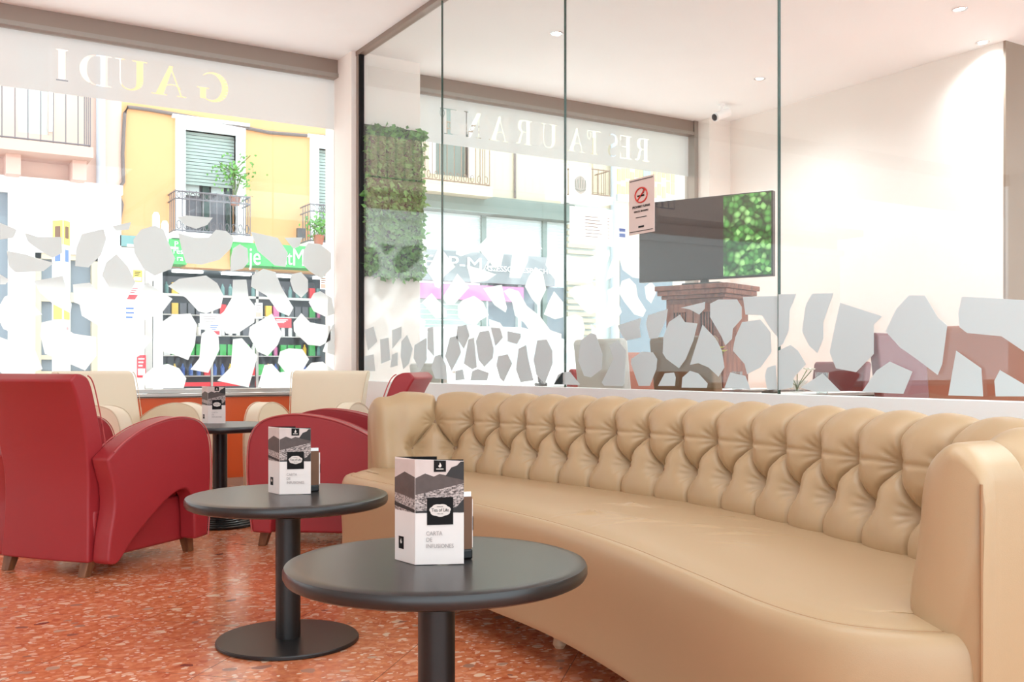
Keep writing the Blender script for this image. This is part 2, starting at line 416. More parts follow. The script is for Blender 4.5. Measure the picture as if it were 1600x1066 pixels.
def letter(c):
    """high contrast serif capitals, unit height; returns polys, width"""
    h, t = .035, .17
    if c == 'I': return [rect(.06, 0, .34, h), rect(.12, 0, .29, 1), rect(.06, 1 - h, .34, 1)], .4
    if c == 'T': return [rect(.27, 0, .45, 1), rect(.17, 0, .55, h), rect(0, 1 - h, .72, 1)] + stroke_polys([(.72, 1)] + arc(.63, .8, .09, .16, 40, -240), .03), .76
    if c == 'L': return [rect(.1, 0, .27, 1), rect(0, 0, .6, h)], .6
    if c == 'E': return [rect(.1, 0, .28, 1), rect(0, 0, .62, h), rect(0, 1 - h, .62, 1), rect(.28, .5, .5, .53), rect(.58, 0, .62, .22), rect(.58, .78, .62, 1)], .68
    if c == 'N': return [rect(.1, 0, .13, 1), rect(0, 0, .23, h), rect(.66, 0, .69, 1), rect(.56, 1 - h, .79, 1), [(.0, 1), (.2, 1), (.69, 0), (.5, 0)]], .82
    if c == 'A': return stroke_polys([(.12, 0), (.42, 1)], .035) + [[(.34, 1), (.44, 1), (.80, 0), (.60, 0)], rect(0, 0, .24, h), rect(.5, 0, .9, h)] + stroke_polys(arc(.36, .24, .2, .14, 180, 20, 8), .03), .9
    if c == 'U': return [rect(.1, .3, .27, 1), rect(0, 1 - h, .37, 1), rect(.66, .3, .69, 1), rect(.56, 1 - h, .79, 1)] + stroke_polys(arc(.43, .3, .245, .28, 180, 360, 14), [.17, .16, .14, .11, .09, .07, .05, .04, .035, .03, .03, .03, .03, .03, .03]), .8
    if c == 'D': return [rect(.1, 0, .27, 1), rect(0, 0, .35, h), rect(0, 1 - h, .35, 1)] + stroke_polys(arc(.35, .5, .34, .48, 90, -90, 14), [.03, .04, .07, .1, .13, .15, .17, .17, .17, .15, .13, .1, .07, .04, .03]), .82
    if c == 'R': return [rect(.1, 0, .27, 1), rect(0, 0, .37, h), rect(0, 1 - h, .4, 1)] + stroke_polys(arc(.4, .75, .2, .23, 90, -90, 10), [.03, .06, .1, .14, .16, .16, .16, .14, .1, .06, .03]) + [rect(.27, .5, .42, .53)] + stroke_polys([(.42, .51), (.52, .4), (.58, .12), (.66, .02), (.78, .05)], [.04, .1, .12, .06, .03]), .8
    if c == 'S': return stroke_polys(arc(.3, .74, .22, .24, 40, 230, 12), [.03, .03, .04, .05, .06, .07, .09, .1, .11, .12, .13, .14, .15]) + stroke_polys([(.16, .56), (.42, .42)], .15) + stroke_polys(arc(.28, .26, .22, .24, 50, -140, 12), [.15, .14, .13, .12, .1, .09, .07, .06, .05, .04, .03, .03, .03]), .6
    if c == 'G': return stroke_polys(arc(.42, .5, .36, .48, 50, 310, 20), [.03, .03, .04, .06, .08, .11, .14, .16, .17, .17, .17, .17, .17, .16, .14, .11, .08, .06, .04, .03, .03]) + [rect(.58, .08, .74, .42), rect(.5, .42, .82, .45)], .88
    return [], .4
def inside(p, poly):
    x, y = p; c = False; n = len(poly); j = n - 1
    for i in range(n):
        xi, yi = poly[i]; xj, yj = poly[j]
        if (yi > y) != (yj > y) and x < (xj - xi) * (y - yi) / (yj - yi) + xi: c = not c
        j = i
    return c
def cut_band(name, x0, x1, z0, z1, holes, y, m, parent):
    V = []; E = []
    def add(poly):
        b = len(V); V.extend([Vector(p) for p in poly]); n = len(poly); E.extend([(b + i, b + (i + 1) % n) for i in range(n)])
    add(rect(x0, z0, x1, z1))
    for h in holes: add(h)
    vo, eo, fo, *_ = delaunay_2d_cdt(V, E, [], 1, 1e-6)
    boxes = [(min(p[0] for p in h), max(p[0] for p in h), min(p[1] for p in h), max(p[1] for p in h), h) for h in holes]
    fs = []
    for f in fo:
        c = sum((vo[i] for i in f), Vector((0, 0))) / len(f)
        if not (x0 < c.x < x1 and z0 < c.y < z1): continue
        if any(b[0] <= c.x <= b[1] and b[2] <= c.y <= b[3] and inside((c.x, c.y), b[4]) for b in boxes): continue
        fs.append(tuple(f))
    o = MB().add([(v.x, y, v.y) for v in vo], fs).build(name, m, parent, fix=False)
    return o
def word_holes(word, centres, z0, hgt, stretch=1.0):
    """letters read from the street, so mirrored in x here; centres = x of each letter"""
    hs = []
    for c, cx in zip(word, centres):
        polys, wd = letter(c)
        for p in polys: hs.append([(cx - (u - wd / 2) * hgt * stretch, z0 + v * hgt) for u, v in p])
    return hs

def window(name, x0, x1, words, right_frame=False):
    r = thing(name, (0, 0, 0)); struct(r)
    ztop = 3.2
    g = box('glass_pane', M['glass'], x0, x1, WY + .055, WY + .063, SILL, ztop, r)
    box('head_frame', M['bronze'], x0, x1, WY - .02, WY + .1, ztop, CZ, r)
    m = MB(); m.box(x0, x1, WY - .035, WY - .02, ztop + .0, ztop + .03); m.build('head_trim', M['grey'], r)
    box('sill_rail', M['alu'], x0, x1, WY - .05, WY + .1, SILL - .035, SILL, r, .004)
    box('sill_stop', M['dark'], x0, x1, WY - .055, WY - .05, SILL - .03, SILL - .022, r)
    box('bottom_rail', M['alu'], x0, x1, WY + .02, WY + .09, SILL, SILL + .03, r, .003)
    cut_band('frosted_band', x0 + .005, x1 - .005, 2.80, ztop - .005, words, WY + .05, M['band'], r)
    return r
# letters: x of each letter on the window plane
g_px = [(330, 130), (264, 122), (205, 108), (148, 105), (97, 93)]
gaudi = word_holes('GAUDI', [at(px, py, Y=WY + .05).x for px, py in g_px], 2.89, .22, 1.25)
r_px = [1003, 977, 957, 928, 900, 858, 818, 779, 738, 700]
rest = word_holes('RESTAURANT', [at(px, 200, Y=WY + .05).x for px in r_px], 2.89, .22, 1.0)
w1 = window('window_1', -6, 2.97, gaudi)
w2 = window('window_2', 3.56, 6.72, rest)
struct(box('trim_1', M['grey'], 6.72, 6.77, WY - .04, WY + .1, SILL, CZ))

# decals traced on the window films: (origin, scale, polygons)
Z2 = (0, 280, 2.857); Z4 = (540, 330, 3.439); Z6 = (860, 380, 3.808); Z7 = (1180, 380, 3.807)
D1 = [(0,195,75,225,60,262,0,270),(110,240,170,258,275,258,278,330,235,352,180,320,125,280),(365,245,462,222,475,265,450,340,395,395,335,388,340,310),
(500,210,585,192,575,225,520,232),(630,225,690,207,730,225,755,290,782,355,765,400,690,432,640,400,600,330,595,270),(790,170,830,162,950,172,925,205,875,222,825,205),
(795,240,870,262,930,262,965,225,1010,232,1045,262,1030,310,980,360,900,382,830,375,810,310),(1120,235,1240,262,1285,330,1275,392,1225,385,1150,320),
(1270,262,1350,260,1335,300,1310,312),(1375,285,1430,290,1478,330,1478,400,1435,445,1380,410,1350,380,1355,320),(30,320,110,335,240,375,195,410,70,418,40,390),
(520,335,570,390,605,460,570,530,545,550,500,505,455,430,475,370),(1040,310,1070,290,1105,310,1110,370,1085,400,1028,412,1030,350),(0,425,42,450,25,470,0,470),
(150,455,280,432,300,500,320,560,315,600,240,560,180,510),(325,470,400,462,450,510,462,570,440,655,365,610,355,560,330,550),(655,460,770,535,720,600,640,630,595,590,600,540),
(750,478,800,445,920,430,970,465,998,520,985,575,920,600,885,590,830,530),(1040,450,1100,448,1110,530,1140,570,1135,640,1060,690,1010,690,960,625,1000,590,1035,530),
(1175,400,1230,415,1255,480,1310,575,1290,612,1240,590,1190,520,1120,480,1125,430),(1300,425,1345,415,1375,450,1375,500,1345,530,1310,500,1295,455),
(1400,510,1430,500,1480,530,1495,600,1455,615,1400,590,1378,550),(20,525,80,500,130,540,190,605,150,612,130,660,70,690,15,670,0,640,0,560),
(185,640,230,630,330,690,430,705,430,790,380,855,300,820,200,780,180,700),(490,600,540,640,680,715,620,790,555,822,530,790,470,720),
(720,640,770,605,850,600,880,650,870,740,840,808,780,785,700,760,718,720),(900,690,940,665,975,700,980,760,930,865,850,850,890,800,895,740),
(1215,600,1260,690,1240,740,1195,790,1150,770,1110,700,1115,660),(1345,598,1385,640,1475,655,1475,720,1430,745,1375,740,1312,680,1310,640),
(0,705,40,720,80,757,140,730,160,770,190,848,150,862,20,880,0,860),(1040,715,1080,710,1150,790,1110,935,970,900,1030,840,1035,780),
(1250,770,1290,755,1350,760,1380,805,1330,890,1300,895,1240,820),(1180,830,1215,825,1290,910,1270,940,1150,940,1165,880),
(690,835,750,825,800,845,832,890,820,935,740,945,650,935,637,880),(450,815,500,820,610,850,600,920,470,920,430,870),(1390,820,1440,815,1500,860,1495,920,1340,920,1350,862),
(1482,655,1500,640,1505,790,1440,770)]
D1X = [(230,870,330,880,350,935,240,940),(-90,480,-30,470,-10,560,-60,640,-130,560),(-150,650,-60,640,-20,700,-60,800,-140,780),(-180,260,-80,240,-40,300,-90,380,-170,350)]
D2 = [(400,100,430,150,435,210,405,228,400,200),(470,110,495,97,565,97,558,135,500,145,470,155),(605,145,640,118,690,110,708,160,695,215,620,243,592,232),
(760,140,790,140,850,230,835,300,800,305,715,205,712,190),(905,185,935,170,985,200,980,270,940,360,880,358,890,270),(845,145,895,150,885,165,860,158),
(500,195,530,220,590,300,530,350,505,415,480,405,470,370,435,320,465,270),(650,290,720,310,810,340,760,375,675,385),(600,335,665,410,620,460,580,505,545,500,520,465,580,370),
(1020,300,1060,330,1078,420,1035,510,1000,470,963,405,985,350),(1085,225,1120,222,1168,240,1168,395,1145,395,1110,350,1075,290),(740,415,840,395,850,450,868,520,860,545,800,505),
(850,430,880,415,930,430,975,510,1045,565,1100,640,1160,660,1160,720,1060,700,1000,660,960,600,910,560,895,490),(1120,430,1170,490,1170,570,1125,582,1065,555,1090,490),
(462,440,540,530,545,570,485,578,410,490),(625,480,690,455,740,490,770,560,720,590,700,615,650,605,605,570,603,510),(400,570,430,590,425,620,400,660),
(995,175,1050,190,1058,205,1020,205),(770,580,830,600,865,650,860,720,800,700,775,640),(450,640,520,620,560,680,510,760,440,720),(640,640,720,640,700,760,640,740)]
D2b = [(95,70,200,95,350,40,355,70,325,150,265,190,245,240,92,225),(405,30,430,20,500,45,528,90,560,215,490,205,430,160,410,90),
(370,95,405,100,410,180,330,225,345,160),(105,290,145,255,250,245,300,310,322,360,300,400,235,425,200,400,140,330),(425,225,470,208,510,250,520,320,570,400,550,440,500,425,440,350,405,290),
(340,280,380,258,395,330,425,410,375,490,325,510,280,465,330,400,345,340),(560,260,600,230,625,260,628,300,600,360,570,330),
(95,440,150,422,190,440,205,510,190,600,165,650,90,590),(240,480,300,540,330,620,290,640,250,560)]
P4 = [(440,630,470,620,475,780,440,740),(560,680,600,670,620,760,570,860,535,780),(600,620,650,610,665,670,635,740,595,680),(660,690,690,680,705,840,680,850,635,820),
(720,650,770,640,795,740,790,790,745,838,715,800,700,700),(780,625,830,630,845,680,805,725),(870,645,940,660,940,680,920,715,870,700),(1030,695,1080,690,1110,750,1112,820,1070,930,1025,880,1010,800),
(820,780,870,770,895,820,850,917,830,900,810,830),(930,740,970,720,980,790,1010,910,940,920,915,850),(590,860,630,850,640,905,590,910),(480,780,510,770,540,830,545,905,480,900,460,840),
(680,860,710,848,770,870,760,910,670,910),(1140,880,1168,865,1168,930,1120,930),(185,690,230,680,240,800,190,820),(300,700,330,665,360,740,340,820,310,850,295,780),
(370,720,435,680,435,800,400,860,365,790),(250,770,280,760,280,830,240,840),(100,780,150,770,160,860,100,860),(100,640,150,620,170,700,120,750),(250,640,300,620,300,680,250,740)]
P6 = [(180,580,240,535,270,545,310,660,305,750,240,800,200,790,165,700),(350,610,400,578,450,640,440,830,430,870,320,865,305,830,375,690),(400,490,540,445,530,500,540,560,480,575,450,580,420,540),
(580,430,698,392,690,450,640,565,590,570,568,480),(705,470,770,425,800,470,875,478,850,580,805,690,765,745,690,690,668,655,672,560),(775,385,920,350,918,390,885,425,830,395),
(950,360,1000,335,1110,335,1138,380,1138,450,1085,510,1080,570,1040,610,1020,560,950,440),(905,485,985,570,1020,640,1035,740,1000,795,940,740,880,715,830,725),
(1140,470,1250,455,1310,530,1315,650,1250,740,1170,780,1155,720,1085,640,1100,560),(480,690,545,645,610,650,635,690,630,750,590,850,525,850,480,720),(680,775,735,770,745,800,740,850,640,850),
(830,760,880,775,935,835,930,862,780,860,785,800),(1070,770,1160,790,1190,870,1035,862),(20,840,70,770,115,765,175,840,170,850,20,850),(1290,740,1340,725,1350,870,1290,875,1275,790),
(1145,320,1350,315,1350,560,1310,510,1260,430,1160,425)]
P7 = [(340,300,465,298,440,370,405,470,405,570,370,655,320,610,278,525,300,370),(505,355,755,435,705,485,705,660,600,768,480,745,442,650,475,490),
(915,310,1010,312,1085,440,1142,490,1112,720,1085,785,960,690,860,620,775,525,840,390),(1230,318,1455,330,1680,345,1680,700,1465,555,1260,535,1215,500,1207,420),
(138,305,245,303,205,400,200,520,165,600,138,620),(138,640,210,605,255,640,302,720,230,800,220,860,138,875),(270,860,400,775,510,885,350,895),
(635,885,720,760,800,705,935,765,880,897),(1195,640,1345,745,1355,912,1148,908),(1455,755,1599,840,1680,900,1680,912,1430,912,1422,820)]
def decals(polys, org, parent, Y=None, X=None, m='frost'):
    ox, oy, s = org
    for p in polys:
        pts = []
        for i in range(0, len(p), 2):
            q = at(ox + p[i] / s, oy + p[i + 1] / s, X=X, Y=Y)
            pts.append((q.x, max(q.z, SILL + .035)) if Y else (q.y, max(q.z, .80)))
        if Y: MB().prism(pts, lambda u, v, w_: (u, w_, v), Y, Y + .0008).build('frosted_decal', M[m], parent)
        else: MB().prism(pts, lambda u, v, w_: (w_, u, v), X, X + .0008).build('frosted_decal', M[m], parent)
decals(D1 + D1X, Z2, w1, Y=WY + .05)
decals(D2, Z4, w2, Y=WY + .05)
decals(D2b, Z6, w2, Y=WY + .05)
# papers stuck on window 2
def paper(px0, py0, px1, py1, Y, label, parent=None):
    a = at(px0, py0, Y=Y); b = at(px1, py1, Y=Y); c = at(px0, py1, Y=Y)
    t = thing('window_notice', ((a.x + b.x) / 2, Y, c.z), 0, label, 'notice', 'notices stuck on the right-hand street window')
    wd = (b.x - a.x) / 2; h = a.z - c.z
    MB().box(-wd, wd, -.001, 0, 0, h).build('sheet', M['poster'], t)
    return t, wd, h
n1, wd, hh = paper(853, 250, 886, 312, WY + .05, 'blank white sheet stuck on the street window left of the emblem sheet')
n2, wd, hh = paper(889, 256, 924, 318, WY + .05, 'white sheet with a faint grey crest stuck high on the street window')
m = MB()
m.prism(arc(0, hh * .5, .07, .085, 0, 360, 24)[:-1], lambda u, v, w_: (u, w_, v), -.0022, -.0015)
m.build('crest', mat('crest_grey', srgb(226, 232, 228), .7), n2)
m = MB()
for k in range(5):
    m.tube([(-.05 + .025 * k, -.003, hh * .5 - .03), (-.06 + .03 * k, -.003, hh * .5 + .05 + .02 * (k == 2))], .004, 5)
m.tube([(-.06, -.003, hh * .5 - .04), (0, -.003, hh * .5 - .06), (.06, -.003, hh * .5 - .04)], .005, 5)
m.build('crown', mat('crest_line', srgb(190, 202, 196), .7), n2)
n3, wd, hh = paper(890, 322, 957, 380, WY + .05, 'wide white price list with rows of small print on the street window')
m = MB()
for k in range(7):
    z = hh * .75 - k * hh * .09
    m.box(-wd * .3, wd * (.3 + .1 * (k % 3)), -.003, -.002, z, z + .008); m.box(wd * .75, wd * .85, -.003, -.002, z, z + .008)
m.build('print_lines', M['greyink'], n3)
n4, wd, hh = paper(966, 355, 978, 372, WY + .05, 'tiny white and blue sticker beside the street window frame')
m = MB(); m.box(-wd * .8, wd * .8, -.003, -.001, hh * .6, hh * .9); m.box(-wd * .8, wd * .8, -.003, -.001, hh * .1, hh * .45)
m.build('blue_print', M['bluep'], n4)

# ---------------------------------------------------------------- glass partition
w3 = thing('window_3'); struct(w3)
joints = [7.16] + [at(p, 500, X=PX).y for p in (690, 882, 1216)] + [1.35, -.1, -1.5]
for a, b in zip(joints[:-1], joints[1:]):
    box('glass_panel', M['pglass'], PX, PX + .01, b + .003, a - .003, .786, CZ - .02, w3)
for y in joints[1:-1]:
    box('joint_strip', M['edge'], PX - .001, PX + .011, y - .003, y + .003, .786, CZ - .02, w3)
box('end_frame', M['bronze'], PX - .02, PX + .03, 7.16, 7.2, .784, CZ, w3)
box('end_gasket', M['ink'], PX - .015, PX + .02, 7.135, 7.16, .784, CZ - .03, w3)
box('top_channel', M['bronze'], PX - .025, PX + .035, -1.5, 7.2, CZ - .035, CZ, w3)
decals(P4, Z4, w3, X=PX - .002, m='frostp'); decals(P6, Z6, w3, X=PX - .002, m='frostp'); decals(P7, Z7, w3, X=PX - .002, m='frostp')

# ---------------------------------------------------------------- no smoking sign on the partition
a = at(983, 283, X=PX - .004); b = at(1023, 275, X=PX - .004)
t = thing('no_smoking_sign', (PX - .004, (a.y + b.y) / 2, 1.535), 0, 'pink-beige no smoking notice with a red crossed circle taped on the glass partition', 'sign')
w_ = (a.y - b.y) / 2; h_ = .27
MB().box(-.002, 0, -w_, w_, 0, h_).build('sheet', M['signp'], t)
m = MB()
m.tube([(-.004, .045 * math.cos(k * math.pi / 16), .185 + .035 * math.sin(k * math.pi / 16)) for k in range(32)], .0035, 6, True)
m.tube([(-.004, .03, .16), (-.004, -.03, .21)], .0035, 6)
m.build('red_circle', M['redink'], t)
m = MB(); m.box(-.0045, -.003, -.022, .028, .178, .186); m.tube([(-.004, -.02, .192), (-.004, -.012, .2), (-.004, -.02, .208), (-.004, -.012, .214)], .002, 5)
m.build('cigarette', M['ink'], t)
MB().box(-.0045, -.003, -w_ * .9, w_ * .9, h_ - .012, h_ - .009).build('border_line', M['ink'], t); MB().box(-.0045, -.003, -w_ * .9, w_ * .9, .012, .015).build('border_line', M['ink'], t)
text('lettering', 'PROHIBIT FUMAR', M['ink'], t, (-.004, 0, .13), .017, (R90, 0, -R90))
text('lettering', 'ESPACIO SIN HUMO', M['ink'], t, (-.004, 0, .108), .012, (R90, 0, -R90))
MB().box(-.0045, -.003, -.04, .04, .078, .081).build('small_print', M['ink'], t); MB().box(-.0045, -.003, -.02, .02, .03, .038).build('small_print', M['ink'], t)

# ---------------------------------------------------------------- sofa
def catmull(P, n=12):
    P = [Vector(p) for p in P]; out = []
    for i in range(len(P) - 1):
        p0 = P[i - 1] if i else P[0] * 2 - P[1]; p1 = P[i]; p2 = P[i + 1]; p3 = P[i + 2] if i + 2 < len(P) else P[-1] * 2 - P[-2]
        for k in range(n):
            t = k / n
            out.append(.5 * ((2 * p1) + (p2 - p0) * t + (2 * p0 - 5 * p1 + 4 * p2 - p3) * t * t + (3 * p1 - p0 - 3 * p2 + p3) * t ** 3))
    out.append(P[-1]); return out
def resample(P, step):
    d = [0]
    for a, b in zip(P[:-1], P[1:]): d.append(d[-1] + (b - a).length)
    n = max(2, int(round(d[-1] / step))); out = []; j = 0
    for k in range(n + 1):
        s = d[-1] * k / n
        while j < len(d) - 2 and d[j + 1] < s: j += 1
        f = (s - d[j]) / max(1e-9, d[j + 1] - d[j]); out.append(P[j].lerp(P[j + 1], f))
    return out, d[-1]
inner = [(1.79, 3.93), (1.87, 3.925), (1.97, 3.90), (2.065, 3.80), (2.11, 3.6), (2.15, 3.35), (2.20, 3.05), (2.235, 2.75), (2.245, 2.5), (2.225, 2.2), (2.16, 1.9), (2.085, 1.62), (2.03, 1.40), (1.95, 1.24), (1.81, 1.17), (1.585, 1.15)]
T_ = .20
sofa = thing('chesterfield_sofa', (2.0, 2.55, 0), 0, 'long curved tan leather sofa with deep-buttoned back along the glass partition', 'sofa')
OFF = Vector((-2.0, -2.55))
pathc, Lp = resample(catmull(inner), .0046)
NP = len(pathc)
norm = []
for i in range(NP):
    t = pathc[min(i + 4, NP - 1)] - pathc[max(i - 4, 0)]; t.normalize()
    norm.append(Vector((-t.y, t.x)))          # left of travel
# travel goes +X, -Y, -X : outward is left of travel
prof_key = [(0.015, .40), (-.012, .45), (-.012, .50), (0, .56), (.008, .62), (.014, .67), (.03, .715), (.06, .742), (.095, .758), (.13, .756), (.165, .738), (.19, .71), (.20, .67)]
profc, Lv = resample(catmull(prof_key, 8), .0048)
outer = [(.20, .55), (.20, .4), (.20, .25), (.20, .105), (.10, .105), (.06, .105), (.06, .40)]
NV = len(profc)
vz = [p.y for p in profc]
# arc position of button rows on the profile
def vpos(z):
    for k in range(NV):
        if profc[k].y >= z: return k * Lv / (NV - 1)
VT, VL = vpos(.655), vpos(.545)
VEND = Lv - .03
SP = .168
s_first = .205
tops = [s_first + SP * i for i in range(22) if s_first + SP * i < Lp - .1]
lows = [s_first - SP / 2 + SP * i for i in range(23) if s_first - SP / 2 + SP * i < Lp - .12]
segs = []
for s in tops: segs.append(((s, VT), (s, VEND), 1.0))
for s in lows: segs.append(((s, VL), (s, -.02), .75))
for s in tops:
    for l in lows:
        if abs(abs(s - l) - SP / 2) < .01: segs.append(((s, VT), (l, VL), 1.0))
for a_, b_ in zip(tops[:-1], tops[1:]): segs.append(((a_, VT), (b_, VT), .2))
S = np.linspace(0, Lp, NP)[:, None] * np.ones((1, NV)); V = np.linspace(0, Lv, NV)[None, :] * np.ones((NP, 1))
hgt = np.full((NP, NV), 1.0)
fold = np.zeros((NP, NV))
for (a_, b_, k) in segs:
    ax, ay = a_; bx, by = b_; dx, dy = bx - ax, by - ay; L2 = dx * dx + dy * dy
    m_ = (S[:, 0] > min(ax, bx) - .12) & (S[:, 0] < max(ax, bx) + .12)
    s_ = S[m_]; v_ = V[m_]
    t_ = np.clip(((s_ - ax) * dx + (v_ - ay) * dy) / L2, 0, 1)
    d_ = np.hypot(s_ - ax - t_ * dx, v_ - ay - t_ * dy)
    fold[m_] = np.maximum(fold[m_], k * (0.52 * np.exp(-d_ / .028) + .48 * np.exp(-(d_ / .005) ** 2)))
dimp = np.zeros((NP, NV)); star = np.zeros((NP, NV))
for (row, vv) in ((tops, VT), (lows, VL)):
    for s in row:
        m_ = np.abs(S[:, 0] - s) < .1
        dx = S[m_] - s; dy = V[m_] - vv; r_ = np.hypot(dx, dy)
        dimp[m_] = np.maximum(dimp[m_], np.exp(-(r_ / .034) ** 1.7))
        th = np.arctan2(dy, dx)
        star[m_] += np.cos(th * 11 + s * 37) * np.exp(-((r_ - .03) / .016) ** 2)
fade = np.clip((S - .03) / .07, 0, 1) * np.clip((Lp - .09 - S) / .09, 0, 1)
fade = fade * fade * (3 - 2 * fade)
topfade = np.clip((Lv - V) / .06, 0, 1)
disp = (.028 - .052 * fold * (1 - .7 * dimp) - .058 * dimp + .004 * star) * topfade * (.25 + .75 * fade) * np.where(fade < 1, 1, 1)
disp = np.where(fade <= 0, .006 * topfade, disp)
vs = []; NO = len(outer); ROW = NV + NO
pn = []
for k in range(NV):
    t = profc[min(k + 1, NV - 1)] - profc[max(k - 1, 0)]; t.normalize(); pn.append((-t.y, t.x))   # toward the sitter / up
def sofa_ring(c, n, dd, shrink=0.0, push=None, th=1.0):
    ring = []
    for k in range(NV):
        a_, z_ = profc[k]; a_ += pn[k][0] * dd[k]; z_ += pn[k][1] * dd[k]
        ring.append((a_, z_))
    ring += outer
    out = []
    for (a_, z_) in ring:
        a_ = a_ * th if a_ > 0 else a_
        a2 = a_ + max(0, .08 - a_) * shrink; z2 = z_ - max(0, z_ - .60) * shrink * .22
        q = c + n * a2
        if push: q = q + push
        out.append((q.x + OFF.x, q.y + OFF.y, z2))
    return out
zero = [.004] * NV
t0 = (pathc[0] - pathc[3]).normalized(); t1 = (pathc[-1] - pathc[-4]).normalized()
rings = []
for q in range(6):     # rounded end cap (far arm)
    a_ = q / 6 * math.pi / 2; rings.append(sofa_ring(pathc[0], norm[0], [.006] * NV, .8 * (1 - math.sin(a_)), t0 * (.04 * math.cos(a_)), .68))
for i in range(NP):
    si = min(i, NP - 1 - i) * Lp / (NP - 1); q_ = min(1, si / .4); rings.append(sofa_ring(pathc[i], norm[i], disp[i], th=.68 + .32 * q_ * q_ * (3 - 2 * q_)))
for q in range(5, -1, -1):
    a_ = q / 6 * math.pi / 2; rings.append(sofa_ring(pathc[-1], norm[-1], [.006] * NV, .8 * (1 - math.sin(a_)), t1 * (.04 * math.cos(a_)), .68))
mb = MB(); nR = len(rings)
for r_ in rings: mb.v += r_
for i in range(nR - 1):
    for k in range(ROW):
        k2 = (k + 1) % ROW; mb.f.append((i * ROW + k, i * ROW + k2, (i + 1) * ROW + k2, (i + 1) * ROW + k))
mb.f.append(tuple(range(ROW))); mb.f.append(tuple(range((nR - 1) * ROW, nR * ROW))[::-1])
back = mb.build('buttoned_back', M['tan'], sofa, smooth=True, ang=75)
# buttons
for (row, vv) in ((tops, VT), (lows, VL)):
    for s in row:
        i = min(NP - 1, int(round(s / Lp * (NP - 1)))); k = int(round(vv / Lv * (NV - 1)))
        a_, z_ = profc[k]; d_ = disp[i][k] + .006; a_ += pn[k][0] * d_; z_ += pn[k][1] * d_
        q = pathc[i] + norm[i] * a_
        b_ = MB(); b_.lathe([(.002, -.004), (.008, -.003), (.0105, 0), (.009, .004), (.005, .006), (.001, .0065)], n=14)
        o = b_.build('button', M['button'], sofa, smooth=True, ang=80)
        o.location = (q.x + OFF.x, q.y + OFF.y, z_)
        nv = Vector((norm[i].x * pn[k][0], norm[i].y * pn[k][0], pn[k][1])); o.rotation_mode = 'QUATERNION'; o.rotation_quaternion = nv.to_track_quat('Z', 'Y')
# outer covering panel with welt at the near arm: piping lines
def ring_line(i, off, z0, z1, n=10):
    c = pathc[i] + norm[i] * off; return [(c.x + OFF.x, c.y + OFF.y, z0 + (z1 - z0) * k / n) for k in range(n + 1)]
m = MB()
e = pathc[-1] + t1 * .042
pp = [(e.x + norm[-1].x * .134 + OFF.x, e.y + norm[-1].y * .134 + OFF.y, .11 + (.70 - .11) * k / 12) for k in range(13)]
m.tube(pp, .003, 6); m.build('arm_welt', M['tanpipe'], sofa, smooth=True)
# seat
front = [(1.66, 4.06), (1.60, 3.98), (1.585, 3.86), (1.605, 3.4), (1.615, 2.885), (1.615, 2.45), (1.565, 2.06), (1.475, 1.68), (1.405, 1.40), (1.40, 1.22), (1.47, 1.10), (1.56, 1.03)]
fr, Lf = resample(catmull(front), .009)
def backx(y):
    best = min(pathc, key=lambda p: abs(p.y - y) + (0 if p.x > 1.95 else 5)); return min(best.x + .07, 2.3)
seat_prof = [(0.03, .105), (0.005, .11), (0, .13), (.0, .2), (-.004, .28), (-.006, .35), (.0, .405), (.012, .43), (.026, .437), (.034, .434), (.045, .439), (.08, .449), (.16, .458), (.3, .460), (.42, .455), (.5, .45), (.62, .445)]
NS = len(fr); vs = []
seat_prof = [(p.x, p.y) for p in resample(catmull([(a_, z_) for a_, z_ in seat_prof[1:]], 6), .008)[0]]
rng = random.Random(3); WR = []
for k in range(16):
    x = rng.uniform(1.74, 2.08); y = 2.12 + rng.uniform(-.32, .4); a_ = math.radians(rng.uniform(20, 75))
    WR.append((x, y, math.cos(a_), -math.sin(a_), rng.uniform(.05, .12), rng.uniform(.004, .009)))
def wrinkle(x, y):
    h = 0
    for (wx, wy, cx_, cy_, L_, A_) in WR:
        dx, dy = x - wx, y - wy; u = dx * cx_ + dy * cy_; v = -dx * cy_ + dy * cx_ + .15 * u * u / L_
        if abs(u) < L_ * 2 and abs(v) < .04: h += A_ * math.exp(-(u / L_) ** 2 * 2) * (math.exp(-(v / .007) ** 2) - .5 * math.exp(-((v - .014) / .01) ** 2))
    return h
rings = []
for i, f in enumerate(fr):
    yb = min(3.95, max(1.15, f.y)); bx = backx(min(3.78, max(1.3, yb))) if 1.3 < yb < 3.78 else 2.0
    B = Vector((bx, yb)); dvec = (B - f); L = dvec.length; dvec.normalize()
    t = (fr[min(i + 1, NS - 1)] - fr[max(i - 1, 0)]).normalized(); nrm = Vector((t.y, -t.x))
    if nrm.dot(dvec) < 0: nrm = -nrm
    ring = []
    for (a_, z_) in seat_prof:
        if a_ < .1: q = f + nrm * a_
        else: q = f + nrm * .08 + dvec * ((a_ - .08) / (.62 - .08) * max(.05, L - .08))
        w2_ = wrinkle(q.x, q.y) if a_ > .05 else 0
        ring.append((q.x + OFF.x, q.y + OFF.y, z_ + w2_))
    q = B; ring.append((q.x + OFF.x, q.y + OFF.y, .105))
    rings.append(ring)
mb = MB(); K = len(rings[0])
for r_ in rings: mb.v += r_
for i in range(NS - 1):
    for k in range(K):
        k2 = (k + 1) % K; mb.f.append((i * K + k, i * K + k2, (i + 1) * K + k2, (i + 1) * K + k))
mb.f.append(tuple(range(K))); mb.f.append(tuple(range((NS - 1) * K, NS * K))[::-1])
mb.build('seat', M['tan'], sofa, smooth=True, ang=60)
